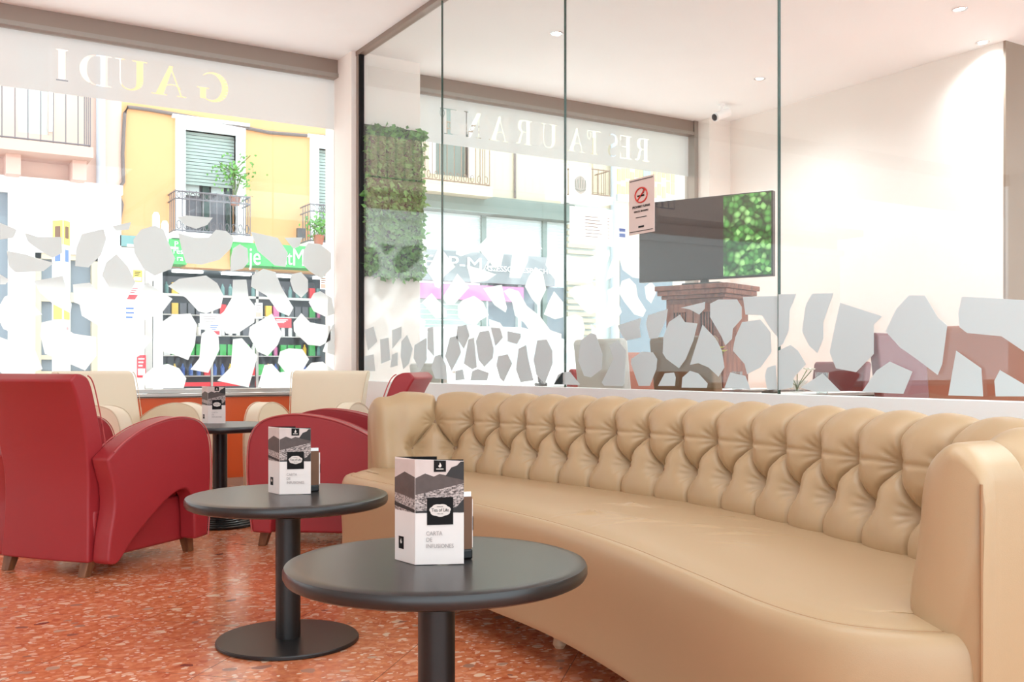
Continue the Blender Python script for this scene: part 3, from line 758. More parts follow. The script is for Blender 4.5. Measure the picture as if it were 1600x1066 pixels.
m = MB(); ks = min(range(len(seat_prof)), key=lambda k: abs(seat_prof[k][0] - .034) + abs(seat_prof[k][1] - .434)); m.tube([(r_[ks][0], r_[ks][1], r_[ks][2] - .0005) for r_ in rings[2:-1]], .0016, 5); m.build('seat_seam', M['tanpipe'], sofa, smooth=True)
for (lx, ly) in ((1.79, 2.62), (1.76, 3.75), (1.62, 1.35), (2.3, 2.5), (2.25, 3.75), (2.15, 1.25), (1.78, 3.2), (1.66, 1.9)):
    if (lx, ly) in ((1.78, 3.2), (1.66, 1.9)): continue
    m = MB(); m.lathe([(.014, 0), (.022, .012), (.019, .03), (.03, .06), (.036, .08), (.028, .092), (.034, .098), (.034, .125)], n=20)
    o = m.build('leg', M['pegw'], sofa, smooth=True); o.location = (lx + OFF.x, ly + OFF.y, 0)

# ---------------------------------------------------------------- tables
def table(loc, label, R=.325, h=.48, ribbed=False):
    t = thing('round_table', loc, 0, label, 'table', None)
    MB().lathe([(.02, h - .038), (R - .05, h - .038), (R - .014, h - .035), (R - .004, h - .030), (R, h - .022), (R, h - .010), (R - .003, h - .003), (R - .011, h), (R - .03, h + .0005), (.01, h + .0005)], n=96).build('table_top', M['black'], t, smooth=True, ang=30)
    MB().lathe([(.04, .012), (.04, h - .042)], n=32).build('pole', M['blackm'], t, smooth=True)
    MB().lathe([(.06, h - .05), (.12, h - .048), (.13, h - .042)], n=32).build('mounting_plate', M['blackm'], t, smooth=True)
    if ribbed:
        m = MB(); pr = [(.20, 0), (.205, .006)]
        for k in range(6):
            r0 = .202 - k * .019; z = .008 + k * .009
            pr += [(r0, z), (r0 + .001, z + .006), (r0 - .006, z + .008), (r0 - .016, z + .006)]
        pr += [(.06, .07), (.045, .09), (.04, .12)]
        m.lathe(pr, n=64); m.build('ribbed_base', M['rubber'], t, smooth=True, ang=50)
    else:
        MB().lathe([(.222, 0), (.229, .003), (.229, .010), (.226, .0135), (.05, .0145), (.02, .0145)], n=80).build('base_plate', M['blackm'], t, smooth=True, ang=30)
    return t
T1 = (.985, 1.912, 0); T2 = (1.079, 3.153, 0); T3 = (1.54, 5.66, 0)
table(T1, 'round black low table nearest the camera, with a folded menu on it')
table(T2, 'round black low table behind the nearest one, with a flat round base plate')
table(T3, 'round black table with a ribbed base standing between the red and cream armchairs', R=.32, h=.57, ribbed=True)

# ---------------------------------------------------------------- folded menus
def menu(loc, rz, label, s=1.0):
    t = thing('menu_card', loc, rz, label, 'menu', 'folded menus standing on the black tables'); t.scale = (s,) * 3
    W, D, HH, th = .102, .078, .222, .0012
    # local: front face looks to -Y; left narrow face goes back (+Y) and left
    ang = math.radians(125); ux, uy = math.cos(ang), math.sin(ang)
    def front(u, v, w_): return (u, -w_, v)
    def side(u, v, w_): return (-u * -ux if False else ux * u - uy * -w_ * -1, uy * u + ux * w_ * 1, v)
    def sidef(u, v, w_):
        # u along side panel from fold, w outward
        return (ux * u - uy * w_, uy * u + ux * w_, v)
    def panel(name, fn, pts, m, d0, d1): return MB().prism(pts, fn, d0, d1).build(name, m, t)
    zs = HH * .49
    panel('front_panel', front, [(0, 0), (W, .001), (W, HH - .004), (0, HH)], M['paper'], 0, th)
    panel('side_panel', sidef, [(0, 0), (D, 0), (D, HH), (0, HH)], M['paper'], 0, th)
    bx0, by0 = ux * D, uy * D
    MB().prism([(0, 0), (W * .88, 0), (W * .88, HH), (0, HH)], lambda u, v, w_: (bx0 + u, by0 - w_, v), 0, th).build('back_panel', M['ink'], t)
    MB().prism([(.001, .01), (W - .001, .01), (W - .001, HH - .001), (.001, HH - .001)], lambda u, v, w_: (u, -w_, v), -.0006, 0).build('inner_face', M['ink'], t)
    # picture
    def pic(fn, x0, x1, sgn):
        panel('printed_sky', fn, [(x0, HH * .78), (x1, HH * .78), (x1, HH - .004), (x0, HH - .001)], M['sky_print'], th, th + .0003)
        panel('printed_field', fn, [(x0, zs), (x1, zs), (x1, HH * .80), (x0, HH * .66)], M['field'], th + .0001, th + .0004)
        if sgn:
            panel('printed_hill', fn, [(x0, HH * .66), (x1, HH * .77), (x1, HH * .88), (x1 * .8, HH * .83), (x1 * .5, HH * .86), (x1 * .38, HH * .835), (x1 * .2, HH * .865), (x0, HH * .82)], M['hill_print'], th + .0003, th + .0006)
            panel('printed_dark_hill', fn, [(x1, HH * .8), (x1, HH - .005), (x1 * .93, HH * .975), (x1 * .86, HH * .94), (x1 * .74, HH * .92), (x1 * .62, HH * .84), (x1 * .8, HH * .82)], M['hilldark'], th + .0005, th + .0008)
            panel('printed_dark_hill', fn, [(x0, zs), (x1, zs + .001), (x1, zs + .03), (x1 * .85, zs + .012), (x1 * .3, zs + .006), (x0, zs + .004)], M['hilldark'], th + .0005, th + .0008)
        else:
            panel('printed_hill', fn, [(x0, HH * .62), (x0, HH * .83), (x1 * .5, HH * .87), (x1, HH * .80), (x1, HH * .66)], M['hill_print'], th + .0003, th + .0006)
            panel('printed_dark_hill', fn, [(x0, zs), (x0, zs + .007), (x1, zs + .018), (x1, zs + .009)], M['hilldark'], th + .0005, th + .0008)
    pic(front, .0, W, 1); pic(sidef, .0, D, 0)
    panel('black_label', front, [(W * .24, HH * .375), (W * .78, HH * .38), (W * .78, HH * .64), (W * .24, HH * .635)], M['ink'], th + .0008, th + .0012)
    panel('top_badge', front, [(W * .38, HH * .88), (W * .63, HH * .88), (W * .63, HH - .003), (W * .38, HH - .002)], M['ink'], th + .0008, th + .0012)
    cl = []
    for k in range(60):
        a_ = 2 * math.pi * k / 60; rr = 1 + .09 * abs(math.sin(a_ * 3.5 + .6)) ; cl.append((W * .51 + .021 * rr * math.cos(a_), HH * .515 + .0125 * rr * math.sin(a_)))
    panel('cloud_emblem', front, cl, M['inkc'], th + .0012, th + .0016)
    def lt(body, x, z, size, m, sp=1, al='CENTER', sx=1): return text('lettering', body, m, t, (x, -(th + .0018), z), size, (R90, 0, 0), sp, .0002, al, sx)
    lt('Tea of Life', W * .51, HH * .517, .0098, M['ink'], .9)
    lt('ORGANIC', W * .51, HH * .55, .003, M['ink']); lt('TEA CO', W * .51, HH * .482, .0034, M['ink'])
    lt('CARTA', W * .22, HH * .295, .0125, M['greyink'], 1.0, 'LEFT', .85); lt('DE', W * .22, HH * .235, .0125, M['greyink'], 1, 'LEFT', .85); lt('INFUSIONES', W * .22, HH * .175, .0125, M['greyink'], 1, 'LEFT', .85)
    drop = [(0, .010), (.0022, .006), (.0042, .002), (.0035, -.002), (0, -.0042), (-.0035, -.002), (-.004, .001), (-.0016, .003)]
    panel('drop_logo', front, [(W * .505 + u * .8, HH * .935 + v * .8) for u, v in drop], M['inkc'], th + .0012, th + .0015)
    MB().prism([(W * .43, HH * .903), (W * .58, HH * .903), (W * .58, HH * .911), (W * .43, HH * .911)], front, th + .0012, th + .0015).build('badge_print', M['inkc'], t)
    panel('side_badge', sidef, [(D * .55, HH * .12), (D * .8, HH * .12), (D * .8, HH * .24), (D * .55, HH * .24)], M['ink'], th, th + .0004)
    panel('side_drop', sidef, [(D * .675 + u * .8, HH * .185 + v * .8) for u, v in drop], M['inkc'], th + .0004, th + .0008)
    return t
def holder(loc, rz, label, s=1.0):
    t = thing('leaflet_holder', loc, rz, label, 'card holder', 'card holders behind the menus'); t.scale = (s,) * 3
    MB().box(-.05, .0, -.012, .014, 0, .022).build('foot', M['rubber'], t, .004)
    MB().box(-.05, -.001, -.009, -.003, .022, .135).build('brown_card', M['brownbox'], t)
    MB().box(-.052, .006, .004, .007, .022, .128).build('cream_card', M['paper'], t)
    MB().box(.0055, .0068, .003, .008, .06, .09).build('card_mark', M['ink'], t)
    MB().box(-.05, -.001, -.003, .001, .022, .145).build('white_card', M['paperw'], t)
    return t
def menu_at(px, py, z, s, rz, label):
    p = at(px, py, Z=z); return menu((p.x, p.y, z + .0005), rz, label, s)
menu_at(649, 883, .481, 1.0, -YAW + math.radians(4), 'folded tea menu with a grey field photo, on the nearest black table')
menu_at(437, 773, .481, .98, -YAW + math.radians(6), 'folded tea menu with a grey field photo, on the middle black table')
menu_at(325, 662, .571, .95, -YAW + math.radians(8), 'folded tea menu with a grey field photo, on the farthest black table by the window')
p = at(735, 876, Z=.481) + Vector((SY, CY, 0)) * .03; holder((p.x, p.y, .4808), -YAW + math.radians(25), 'small holder of brown and cream cards behind the nearest menu')
p = at(495, 769, Z=.481) + Vector((SY, CY, 0)) * .03; holder((p.x, p.y, .4808), -YAW + math.radians(25), 'small holder of brown and cream cards behind the middle table menu')

# ---------------------------------------------------------------- armchairs
def bezier_sm(P, n=6): return [(p.x, p.y) for p in catmull(P, n)]
def armchair(loc, rz, label, M1, M2, group):
    t = thing('armchair', loc, rz, label, 'armchair', group)
    # back: S-curved slab, profile in (y,z)
    rear = bezier_sm([(-.335, .062), (-.325, .25), (-.325, .42), (-.355, .6), (-.41, .76), (-.455, .84)], 5)
    frontp = bezier_sm([(-.43, .868), (-.385, .862), (-.345, .83), (-.30, .72), (-.245, .55), (-.21, .4), (-.2, .25), (-.22, .062)], 5)
    pr = rear + frontp
    m = MB(); n = len(pr); nx = 9; W2 = []
    for j in range(nx):
        u = j / (nx - 1) * 2 - 1
        for (y, z) in pr:
            wd = .235 + .035 * max(0, (z - .35) / .5) ** 1.3 + .012 * max(0, (.3 - z) / .3)
            pu = .012 * (1 - u * u) * (-1 if (y, z) in rear else 1)
            m.v.append((u * wd, y + pu, z))
    for j in range(nx - 1):
        for k in range(n):
            k2 = (k + 1) % n; m.f.append((j * n + k, j * n + k2, (j + 1) * n + k2, (j + 1) * n + k))
    m.f.append(tuple(range(n))[::-1]); m.f.append(tuple(range((nx - 1) * n, nx * n)))
    m.build('backrest', M1, t, bevel=.022, seg=4, ang=50)
    arm = bezier_sm([(-.32, .505), (-.22, .572), (-.08, .63), (.08, .66), (.2, .657), (.3, .625), (.355, .55), (.37, .42), (.362, .25), (.345, .08)], 5)
    arm += [(.25, .075)] + bezier_sm([(.245, .2), (.235, .27), (.2, .315), (.14, .32), (.05, .285), (-.06, .215), (-.17, .135), (-.25, .058), (-.3, .055)], 4)
    arm += bezier_sm([(-.315, .07), (-.30, .18), (-.275, .3), (-.285, .42)], 4)[:-1]
    for sgn in (-1, 1):
        o = MB().prism(arm, lambda u, v, w_: (w_, u, v), sgn * .245, sgn * .335).build('armrest', M1, t, bevel=.022, seg=4, ang=60)
        pts = [(sgn * .337, y, z) for (y, z) in arm[2:46]]
        MB().tube(pts, .0032, 6).build('piping', M2, o, smooth=True)
        pts = [(sgn * .243, y, z) for (y, z) in arm[2:40]]
        MB().tube(pts, .0026, 6).build('piping', M2, o, smooth=True)
    MB().box(-.243, .243, -.24, .35, .27, .44).build('seat', M1, t, bevel=.045, seg=5)
    MB().box(-.243, .243, -.30, .325, .065, .28).build('base', M1, t, bevel=.012)
    for (x, y, sx, sy) in ((-.235, .30, 0, .25), (.235, .30, 0, .25), (-.215, -.29, 0, -.35), (.215, -.29, 0, -.35)):
        m = MB(); a_, b_ = .026, .019; d = .1 * sy
        m.add([(x - b_, y + d - b_, 0), (x + b_, y + d - b_, 0), (x + b_, y + d + b_, 0), (x - b_, y + d + b_, 0), (x - a_, y - a_, .1), (x + a_, y - a_, .1), (x + a_, y + a_, .1), (x - a_, y + a_, .1)],
              [(0, 3, 2, 1), (4, 5, 6, 7), (0, 1, 5, 4), (1, 2, 6, 5), (2, 3, 7, 6), (3, 0, 4, 7)])
        m.build('leg', M['legw'], t, .003)
    # welt on the back's edges
    pts = [(.27 * 1.0 if False else (.237 + .035 * max(0, (z - .35) / .5) ** 1.3), y + .012, z) for (y, z) in frontp[6:30]]
    for sgn in (-1, 1):
        MB().tube([(sgn * x, y, z) for x, y, z in pts], .003, 6).build('back_piping', M2, t, smooth=True)
    return t
def face(dx, dy): return math.atan2(-dx, dy)
armchair((.79, 4.93, 0), face(.79, .613), 'red leather armchair at the left, seen from behind', M['red'], M['redpipe'], 'red leather armchairs')
armchair((1.95, 4.90, 0), face(-.80, .60), 'red leather armchair half hidden behind the far end of the tan sofa', M['red'], M['redpipe'], 'red leather armchairs')
armchair((1.24, 6.60, 0), face(.42, -.90), 'cream leather armchair behind the left red armchair, by the window', M['cream'], M['creampipe'], 'cream leather armchairs')
armchair((2.34, 6.33, 0), face(-.62, -.78), 'cream leather armchair by the pier, behind the middle red armchair', M['cream'], M['creampipe'], 'cream leather armchairs')

# ================================================================ RESTAURANT BEHIND THE GLASS
# planted panel on the pier
def foliage(name, fn, n, wd, ht, m, parent, size=.03, seed=1, depth=.06):
    rg = random.Random(seed); mb = MB()
    for k in range(n):
        u = rg.uniform(0, wd); v = rg.uniform(0, ht); d = rg.uniform(0, depth); s = size * rg.uniform(.6, 1.3)
        a = Vector((rg.gauss(0, 1), rg.gauss(0, 1), rg.gauss(0, .6) - .5)).normalized()
        b = a.cross(Vector((rg.gauss(0, 1), rg.gauss(0, 1), rg.gauss(0, 1)))).normalized()
        c = Vector(fn(u, v, d)); q = a.cross(b) * s * .12
        mb.add([c, c + a * s * .5 + b * s * .42 + q, c + a * s * 1.1, c + a * s * .5 - b * s * .42 + q], [(0, 1, 2), (0, 2, 3)])
    return mb.build(name, m, parent, fix=False)
t = thing('living_wall', (3.06, 7.195, 1.60), 0, 'panel of dense green leaves on the pier just behind the glass partition', 'plant wall')
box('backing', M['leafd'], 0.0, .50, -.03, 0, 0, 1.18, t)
o = foliage('leaves', lambda u, v, d: (u, -.03 - d, v), 2600, .50, 1.18, M['leaf'], t, .05, 2); o['kind'] = 'stuff'
# television on the cabinet
cab_c = Vector((5.42, 6.05)); 
tl = Vector((5.26, 6.50)); trr = Vector((5.73, 5.46)); tc_ = (tl + trr) / 2; tv_dir = (trr - tl).normalized(); tv_ang = math.atan2(tv_dir.y, tv_dir.x); TW = (trr - tl).length / 2
t = thing('television', (tc_.x, tc_.y, 1.552), tv_ang, 'flat television with a green leaf reflection painted on its screen, standing on the wooden cabinet', 'television')
MB().box(-TW, TW, -.03, .03, .04, .70).build('casing', M['tvb'], t, .006)
MB().box(-TW + .01, TW * .30, -.0325, -.03, .055, .69).build('screen', M['tvs'], t)
MB().box(TW * .30, TW - .012, -.0325, -.03, .055, .69).build('painted_leaf_reflection', M['leafrefl'], t)  # reflection of plants painted as a glowing patch on the screen
m = MB(); m.box(-.03, .03, -.02, .02, .01, .06); m.box(-.16, .16, -.09, .09, 0, .012); m.build('stand', M['tvb'], t, .003)
# cabinet
ca = at(1035, 450, Z=1.52); 
t = thing('wooden_cabinet', (5.42, 6.02, 0), tv_ang + math.radians(-6), 'reddish wooden cabinet with spindle doors under the television', 'cabinet')
CW = .26
MB().box(-CW, CW, 0, .42, .06, 1.44).build('carcass', M['woodr'], t, .004)
m = MB(); m.box(-CW - .03, CW + .03, -.03, .45, 1.44, 1.47); m.box(-CW - .055, CW + .055, -.055, .47, 1.47, 1.51); m.box(-CW - .07, CW + .07, -.07, .49, 1.51, 1.55); m.build('cornice', M['woodr'], t, .006)
for sx in (-1, 1):
    x0, x1 = (-CW + .02, -.005) if sx < 0 else (.005, CW - .02)
    m = MB()
    m.box(x0, x0 + .06, -.02, 0, .12, 1.4); m.box(x1 - .06, x1, -.02, 0, .12, 1.4); m.box(x0 + .06, x1 - .06, -.02, 0, 1.33, 1.4); m.box(x0 + .06, x1 - .06, -.02, 0, .12, .2); m.box(x0 + .06, x1 - .06, -.02, 0, .68, .76)
    d = m.build('door', M['woodr'], t, .004)
    MB().box(x0 + .06, x1 - .06, -.004, -.001, .2, 1.33).build('dark_panel', M['ink'], d)
    m = MB()
    for k in range(4):
        x = x0 + .08 + k * (x1 - x0 - .16) / 3; m.tube([(x, -.011, .76), (x, -.011, 1.33)], .008, 8)
    m.build('spindles', M['woodr'], d, smooth=True)
    MB().lathe([(.006, 0), (.012, .008), (.008, .018)], n=12).build('knob', M['chrome'], d).location = (x1 - .03 if sx < 0 else x0 + .03, -.035, .72)
m = MB(); m.box(-CW, CW, -.02, .43, 0, .06); m.build('plinth', M['woodr'], t)

def dining_chair(loc, rz, label, mt, h=1.05, group='upholstered dining chairs behind the glass'):
    t = thing('dining_chair', loc, rz, label, 'chair', group)
    m = MB(); pr = [(-.24, .42), (-.25, .7), (-.29, h - .02), (-.275, h), (-.24, h), (-.225, h - .02), (-.19, .7), (-.17, .42)]
    m.prism(pr, lambda u, v, w_: (w_, u, v), -.23, .23); m.build('backrest', mt, t, .02)
    MB().box(-.23, .23, -.24, .24, .38, .48).build('seat', mt, t, .025)
    for (x, y) in ((-.2, -.21), (.2, -.21), (-.2, .2), (.2, .2)):
        MB().box(x - .02, x + .02, y - .02, y + .02, 0, .39).build('leg', M['darkw'], t, .003)
    return t
def dining_table(loc, rz, label, sx=.45, sy=.45, top='darkw', cloth=True):
    t = thing('dining_table', loc, rz, label, 'table', 'dining tables behind the glass')
    MB().box(-sx, sx, -sy, sy, .715, .745).build('table_top', M[top], t, .004)
    MB().box(-.04, .04, -.04, .04, .03, .715).build('column', M['blackm'], t, .004)
    MB().box(-.24, .24, -.24, .24, 0, .03).build('base', M['blackm'], t, .006)
    if cloth:
        MB().box(-sx * .95, sx * .95, -sy * .35, sy * .35, .745, .7475).build('table_runner', M['paperw'], t)
    return t
def XY(px, d):
    a = (px - 800) / FX; return Vector(((SY + a * CY) * d, (CY - a * SY) * d))
def dt(px, d, rz, label, **k): p = XY(px, d); return dining_table((p.x, p.y, 0), rz, label, **k)
def dc(px, d, rz, label, mt, h=1.05): p = XY(px, d); return dining_chair((p.x, p.y, 0), rz, label, M[mt], h)
TA, TB, TC, TD = (4.3, 6.5), (4.62, 4.75), (4.5, 3.97), (4.6, 2.55)
def dt(p, label): return dining_table((p[0], p[1], 0), 0, label)
def dc(x, y, rz, label, mt, h=1.05): return dining_chair((x, y, 0), rz, label, M[mt], h)
dt(TA, 'dark dining table under the lettered window behind the glass partition')
dining_table((TB[0], TB[1] + .08, 0), 0, 'dark dining table in front of the wooden cabinet', sy=.34)
dining_table((TC[0], TC[1] - .02, 0), 0, 'dark dining table with water glasses against the bare wall', sy=.38)
dt(TD, 'dark dining table nearest the taupe wall at the right')
dc(3.79, 4.75, face(1, 0), 'pale grey upholstered chair left of the wooden cabinet', 'greyf', 1.06)
dc(4.62, 5.52, face(0, -1), 'rust brown chair left of the wooden cabinet, under the television', 'rust', 1.0)
dc(3.62, 3.82, face(1, 0), 'olive brown chair in front of the wooden cabinet', 'brown', 1.05)
dc(5.40, 4.75, face(-1, 0), 'burgundy chair behind the table before the cabinet', 'burg', .93)
dc(5.30, 3.85, face(-1, 0), 'rust leather chair before the bare wall', 'rust', .95)
dc(3.85, 2.35, face(1, 0), 'tall rust leather chair nearest the glass at the right', 'rust', 1.06)
dc(4.70, 3.29, face(0, -1), 'dark burgundy chair before the taupe wall', 'burg', 1.08)
dc(4.05, 5.72, face(0, 1), 'red backed chair beneath the lettered window behind the glass', 'red', .88)
dc(3.50, 6.45, face(1, 0), 'dark padded chair left of the red backed chair', 'greyf', .92)
# things on the dining tables
def glass_cup(loc, label):
    o = MB().lathe([(.026, 0), (.03, .004), (.034, .12), (.0335, .12), (.029, .008), (.004, .006)], n=20).build('water_glass', M['drink'], None, smooth=True)
    o.location = loc; return tag(o, label, 'glass', 'water glasses on the dining tables')
for (x, y, z, lab) in ((4.2, 3.66, .7456, 'clear water glass on the table by the bare wall, near corner'), (4.75, 3.68, .7456, 'clear water glass on the table by the bare wall, right corner'),
                    (4.45, 4.55, .7456, 'clear water glass on the table before the cabinet'), (4.3, 2.9, .7456, 'clear water glass on the table by the taupe wall')):
    glass_cup((x, y, z), lab)
def vase(px, x, y, label, h, fl):
    p = Vector((x, y)); t = thing('flower_vase', (p.x, p.y, .7478), 0, label, 'vase')
    MB().lathe([(.03, 0), (.045, .004), (.04, h * .5), (.06, h), (.057, h), (.036, h * .5), (.004, .008)], n=24).build('glass_body', M['drink'], t, smooth=True)
    m = MB(); f = MB(); rg = random.Random(int(px))
    for k in range(5):
        a_ = k * 1.3; e_ = Vector((.08 * math.cos(a_), .08 * math.sin(a_), h + rg.uniform(.02, .10)))
        m.tube([(0, 0, .01), (.01 * math.cos(a_), .01 * math.sin(a_), h * .6), e_], .003, 5)
        for q in range(6):
            b_ = q * math.pi / 3; c = Vector((math.cos(b_), math.sin(b_), .5)) * .028
            n_ = Vector((-math.sin(b_), math.cos(b_), 0)) * .014
            f.add([e_, e_ + c * .6 + n_, e_ + c, e_ + c * .6 - n_], [(0, 1, 2, 3)])
    m.build('stems', M['stem'], t, smooth=True); f.build('blossoms', M[fl], t, fix=False)
vase(1120, 4.50, 4.83, 'glass vase of pale yellow flowers on the table before the cabinet', .2, 'flowery')
vase(1296, 4.35, 3.97, 'small vase of white flowers on the table with water glasses', .07, 'flower')
def table_lamp(x, y, label):
    p = Vector((x, y)); t = thing('menu_block', (p.x, p.y, .7478), 0, label, 'condiment stand')
    MB().lathe([(.05, 0), (.052, .01), (.02, .02), (.016, .05), (.03, .07), (.016, .09), (.002, .15)], n=20).build('body', M['dark'], t, smooth=True)
table_lamp(4.15, 3.98, 'dark turned stand with pointed top on the table with water glasses')
p = Vector((4.5, 2.55)); t = thing('napkin_box', (p.x, p.y, .7478), .3, 'dark napkin box on the table by the taupe wall', 'napkin box')
MB().box(-.07, .07, -.05, .05, 0, .13).build('case', M['dark'], t, .008); MB().box(-.05, .05, -.03, .03, .13, .15).build('napkins', M['paperw'], t)
p = Vector((4.2, 6.4)); t = thing('cruet_stand', (p.x, p.y, .7478), .3, 'small dark cruet stand under the street lettering window', 'cruet')
MB().lathe([(.05, 0), (.05, .02), (.03, .03)], n=16).build('tray', M['dark'], t); 
for dx in (-.02, .02): MB().lathe([(.012, .03), (.014, .07), (.006, .09), (.006, .11)], (dx, 0, 0), 12).build('bottle', M['darkw'], t, smooth=True)

# ceiling fittings
def downlight(px, py, label):
    p = at(px, py, Z=CZ); t = thing('downlight', (p.x, p.y, CZ), 0, label, 'ceiling light', 'small recessed ceiling lights behind the glass')
    MB().lathe([(.032, -.001), (.045, -.006), (.05, -.003), (.05, 0), (.03, 0)], n=28).build('ring', M['chrome'], t, smooth=True)
    MB().lathe([(.001, -.003), (.03, -.003), (.03, -.0005), (.001, -.0005)], n=24).build('bulb', M['lamp'], t)
    l = bpy.data.lights.new('downlight_beam', 'SPOT'); l.energy = 75; l.spot_size = math.radians(150); l.spot_blend = 1; l.shadow_soft_size = .12; l.color = (.9, .96, 1)
    lo = bpy.data.objects.new('downlight_beam', l); COL.objects.link(lo); lo.location = (0, 0, -.02); lo.parent = t
downlight(870, 52, 'recessed ceiling light beside the second glass joint')
downlight(1187, 123, 'recessed ceiling light near the security camera')
downlight(1500, 14, 'recessed ceiling light nearest the top right corner')
downlight(1535, 66, 'recessed ceiling light beside the right wall edge')
p = at(1128, 163, Z=CZ)
t = thing('security_camera', (p.x, p.y, CZ), 0, 'small white bullet security camera hanging from the ceiling by the corner', 'security camera')
MB().lathe([(.03, 0), (.03, -.012), (.012, -.02), (.012, -.06), (.002, -.065)], n=20).build('mount', M['trimw'], t, smooth=True)
o = MB().lathe([(.036, -.09), (.04, -.085), (.04, .09), (.034, .095)], n=24).build('housing', M['trimw'], t, smooth=True, ang=30); o.location = (0, 0, -.095); o.rotation_mode = 'QUATERNION'; o.rotation_quaternion = Vector((-.75 * CY - .5 * SY, .75 * SY - .5 * CY, -.38)).to_track_quat('Z', 'Y')
o2 = MB().lathe([(.030, .0955), (.030, .098), (.001, .098)], n=24).build('lens', M['ink'], o, smooth=True, ang=30)
o3 = MB().lathe([(.034, .0955), (.036, .094), (.036, .105), (.031, .105), (.031, .096)], n=24).build('lens_ring', M['chrome'], o, smooth=True, ang=30)

# ================================================================ STREET
YF = 17.0
struct(box('ground', M['asphalt'], -30, 45, WY + .3, 40, -.2, -.05))
struct(box('ground_pavement', M['pave'], -30, 45, YF - 2.2, YF + .2, -.05, .06))
struct(box('ground_pavement', M['pave'], -30, 45, WY + .15, WY + 1.8, -.05, .0))
def fx(px, Y=YF): return at(px, 500, Y=Y).x
def fz(px, py, Y=YF): return at(px, py, Y=Y).z
def frect(px0, py0, px1, py1, Y=YF):
    """rectangle on a facade: x from px0/px1, z from the left edge"""
    return fx(px0, Y), fx(px1, Y), fz(px0, py1, Y), fz(px0, py0, Y)
def wall_with_holes(name, x0, x1, z0, z1, holes, y0, y1, m, parent):
    """facade slab with rectangular openings"""
    xs = sorted({x0, x1, *[h[0] for h in holes], *[h[1] for h in holes]}); zs = sorted({z0, z1, *[h[2] for h in holes], *[h[3] for h in holes]})
    b = MB()
    for a, c in zip(xs[:-1], xs[1:]):
        for d, e in zip(zs[:-1], zs[1:]):
            cx, cz = (a + c) / 2, (d + e) / 2
            if cx < x0 or cx > x1 or cz < z0 or cz > z1: continue
            if any(h[0] < cx < h[1] and h[2] < cz < h[3] for h in holes): continue
            b.box(a, c, y0, y1, d, e)
    return b.build(name, m, parent)
def railing(parent, x0, x1, y0, yw, z0, z1, m, sp=.11, scroll=True):
    r = MB()
    for z in (z0 + .03, z1 - .02, z1 - .14) if scroll else (z0 + .03, z1 - .02): 
        r.tube([(x0, yw, z), (x0, y0, z), (x1, y0, z), (x1, yw, z)], .014, 6)
    n = max(2, int((x1 - x0) / sp))
    for k in range(n + 1):
        x = x0 + (x1 - x0) * k / n; r.tube([(x, y0, z0), (x, y0, z1)], .009, 5)
        if scroll and k < n:
            xc = x + (x1 - x0) / n / 2
            r.tube([(xc + .035 * math.cos(q * .785), y0, z1 - .08 + .045 * math.sin(q * .785)) for q in range(8)], .007, 4, True)
            r.tube([(xc + .035 * math.cos(q * .785), y0, z0 + .12 + .07 * math.sin(q * .785)) for q in range(8)], .008, 4, True)
    nn = max(2, int(abs(yw - y0) / sp))
    for k in range(1, nn):
        y = y0 + (yw - y0) * k / nn
        for x in (x0, x1): r.tube([(x, y, z0), (x, y, z1)], .009, 5)
    return r.build('railing', m, parent)

# ---- building A: pink, left
xa0, xa1 = -14, fx(190)
A = thing('apartment_building', ((xa0 + xa1) / 2, YF, 0), 0, 'pale pink building with a long balcony above a white stone shopfront at far left', 'building')
ax = (xa0 + xa1) / 2
def PA(o): o.location = (-ax, -YF, 0); return o
zc0 = fz(0, 290); zc1 = fz(0, 283)
hA = [frect(28, 95, 76, 206), frect(83, 72, 104, 118)]
doorA = (fx(54), fx(152), .1, fz(54, 395))
sideA = (fx(-60), fx(12), .1, fz(0, 300))
PA(wall_with_holes('upper_wall', xa0, xa1, zc0, 9, [(fx(28), fx(76), fz(28, 206), fz(28, 60))], YF, YF + .3, M['pink'], A))
PA(wall_with_holes('stone_shopfront', xa0, xa1 - .02, 0, zc0, [doorA, sideA], YF - .08, YF + .3, M['stone'], A))
PA(box('cornice', M['trimw'], xa0, xa1 - .02, YF - .22, YF, zc0 - .02, zc0 + .13, A))
zs0 = fz(0, 232, YF - .8); zs1 = fz(0, 205, YF - .8)
PA(box('balcony_slab', M['pinkd'], xa0, fx(146, YF - .8), YF - .8, YF, zs0, zs0 + .16, A))
for px in (20, 123): PA(box('corbel', M['pinkd'], fx(px, YF - .4) - .1, fx(px, YF - .4) + .1, YF - .5, YF, zs0 - .3, zs0, A))
PA(railing(A, -8, fx(141, YF - .75), YF - .75, YF, zs0 + .16, zs0 + 1.15, M['iron'], .17, False))
g = PA(box('balcony_door', M['shutw'], fx(28), fx(76), YF + .1, YF + .15, fz(28, 206), fz(28, 60), A))
PA(box('door_jamb', M['trimw'], fx(76), fx(82), YF - .05, YF, fz(76, 206), fz(76, 60), A))
m = MB(); m.tube([(fx(157, YF - .1) - 0, YF - .12, fz(157, 290)), (fx(157, YF - .1), YF - .12, 8)], .07, 12); PA(m.build('drainpipe', M['pipe'], A, smooth=True))
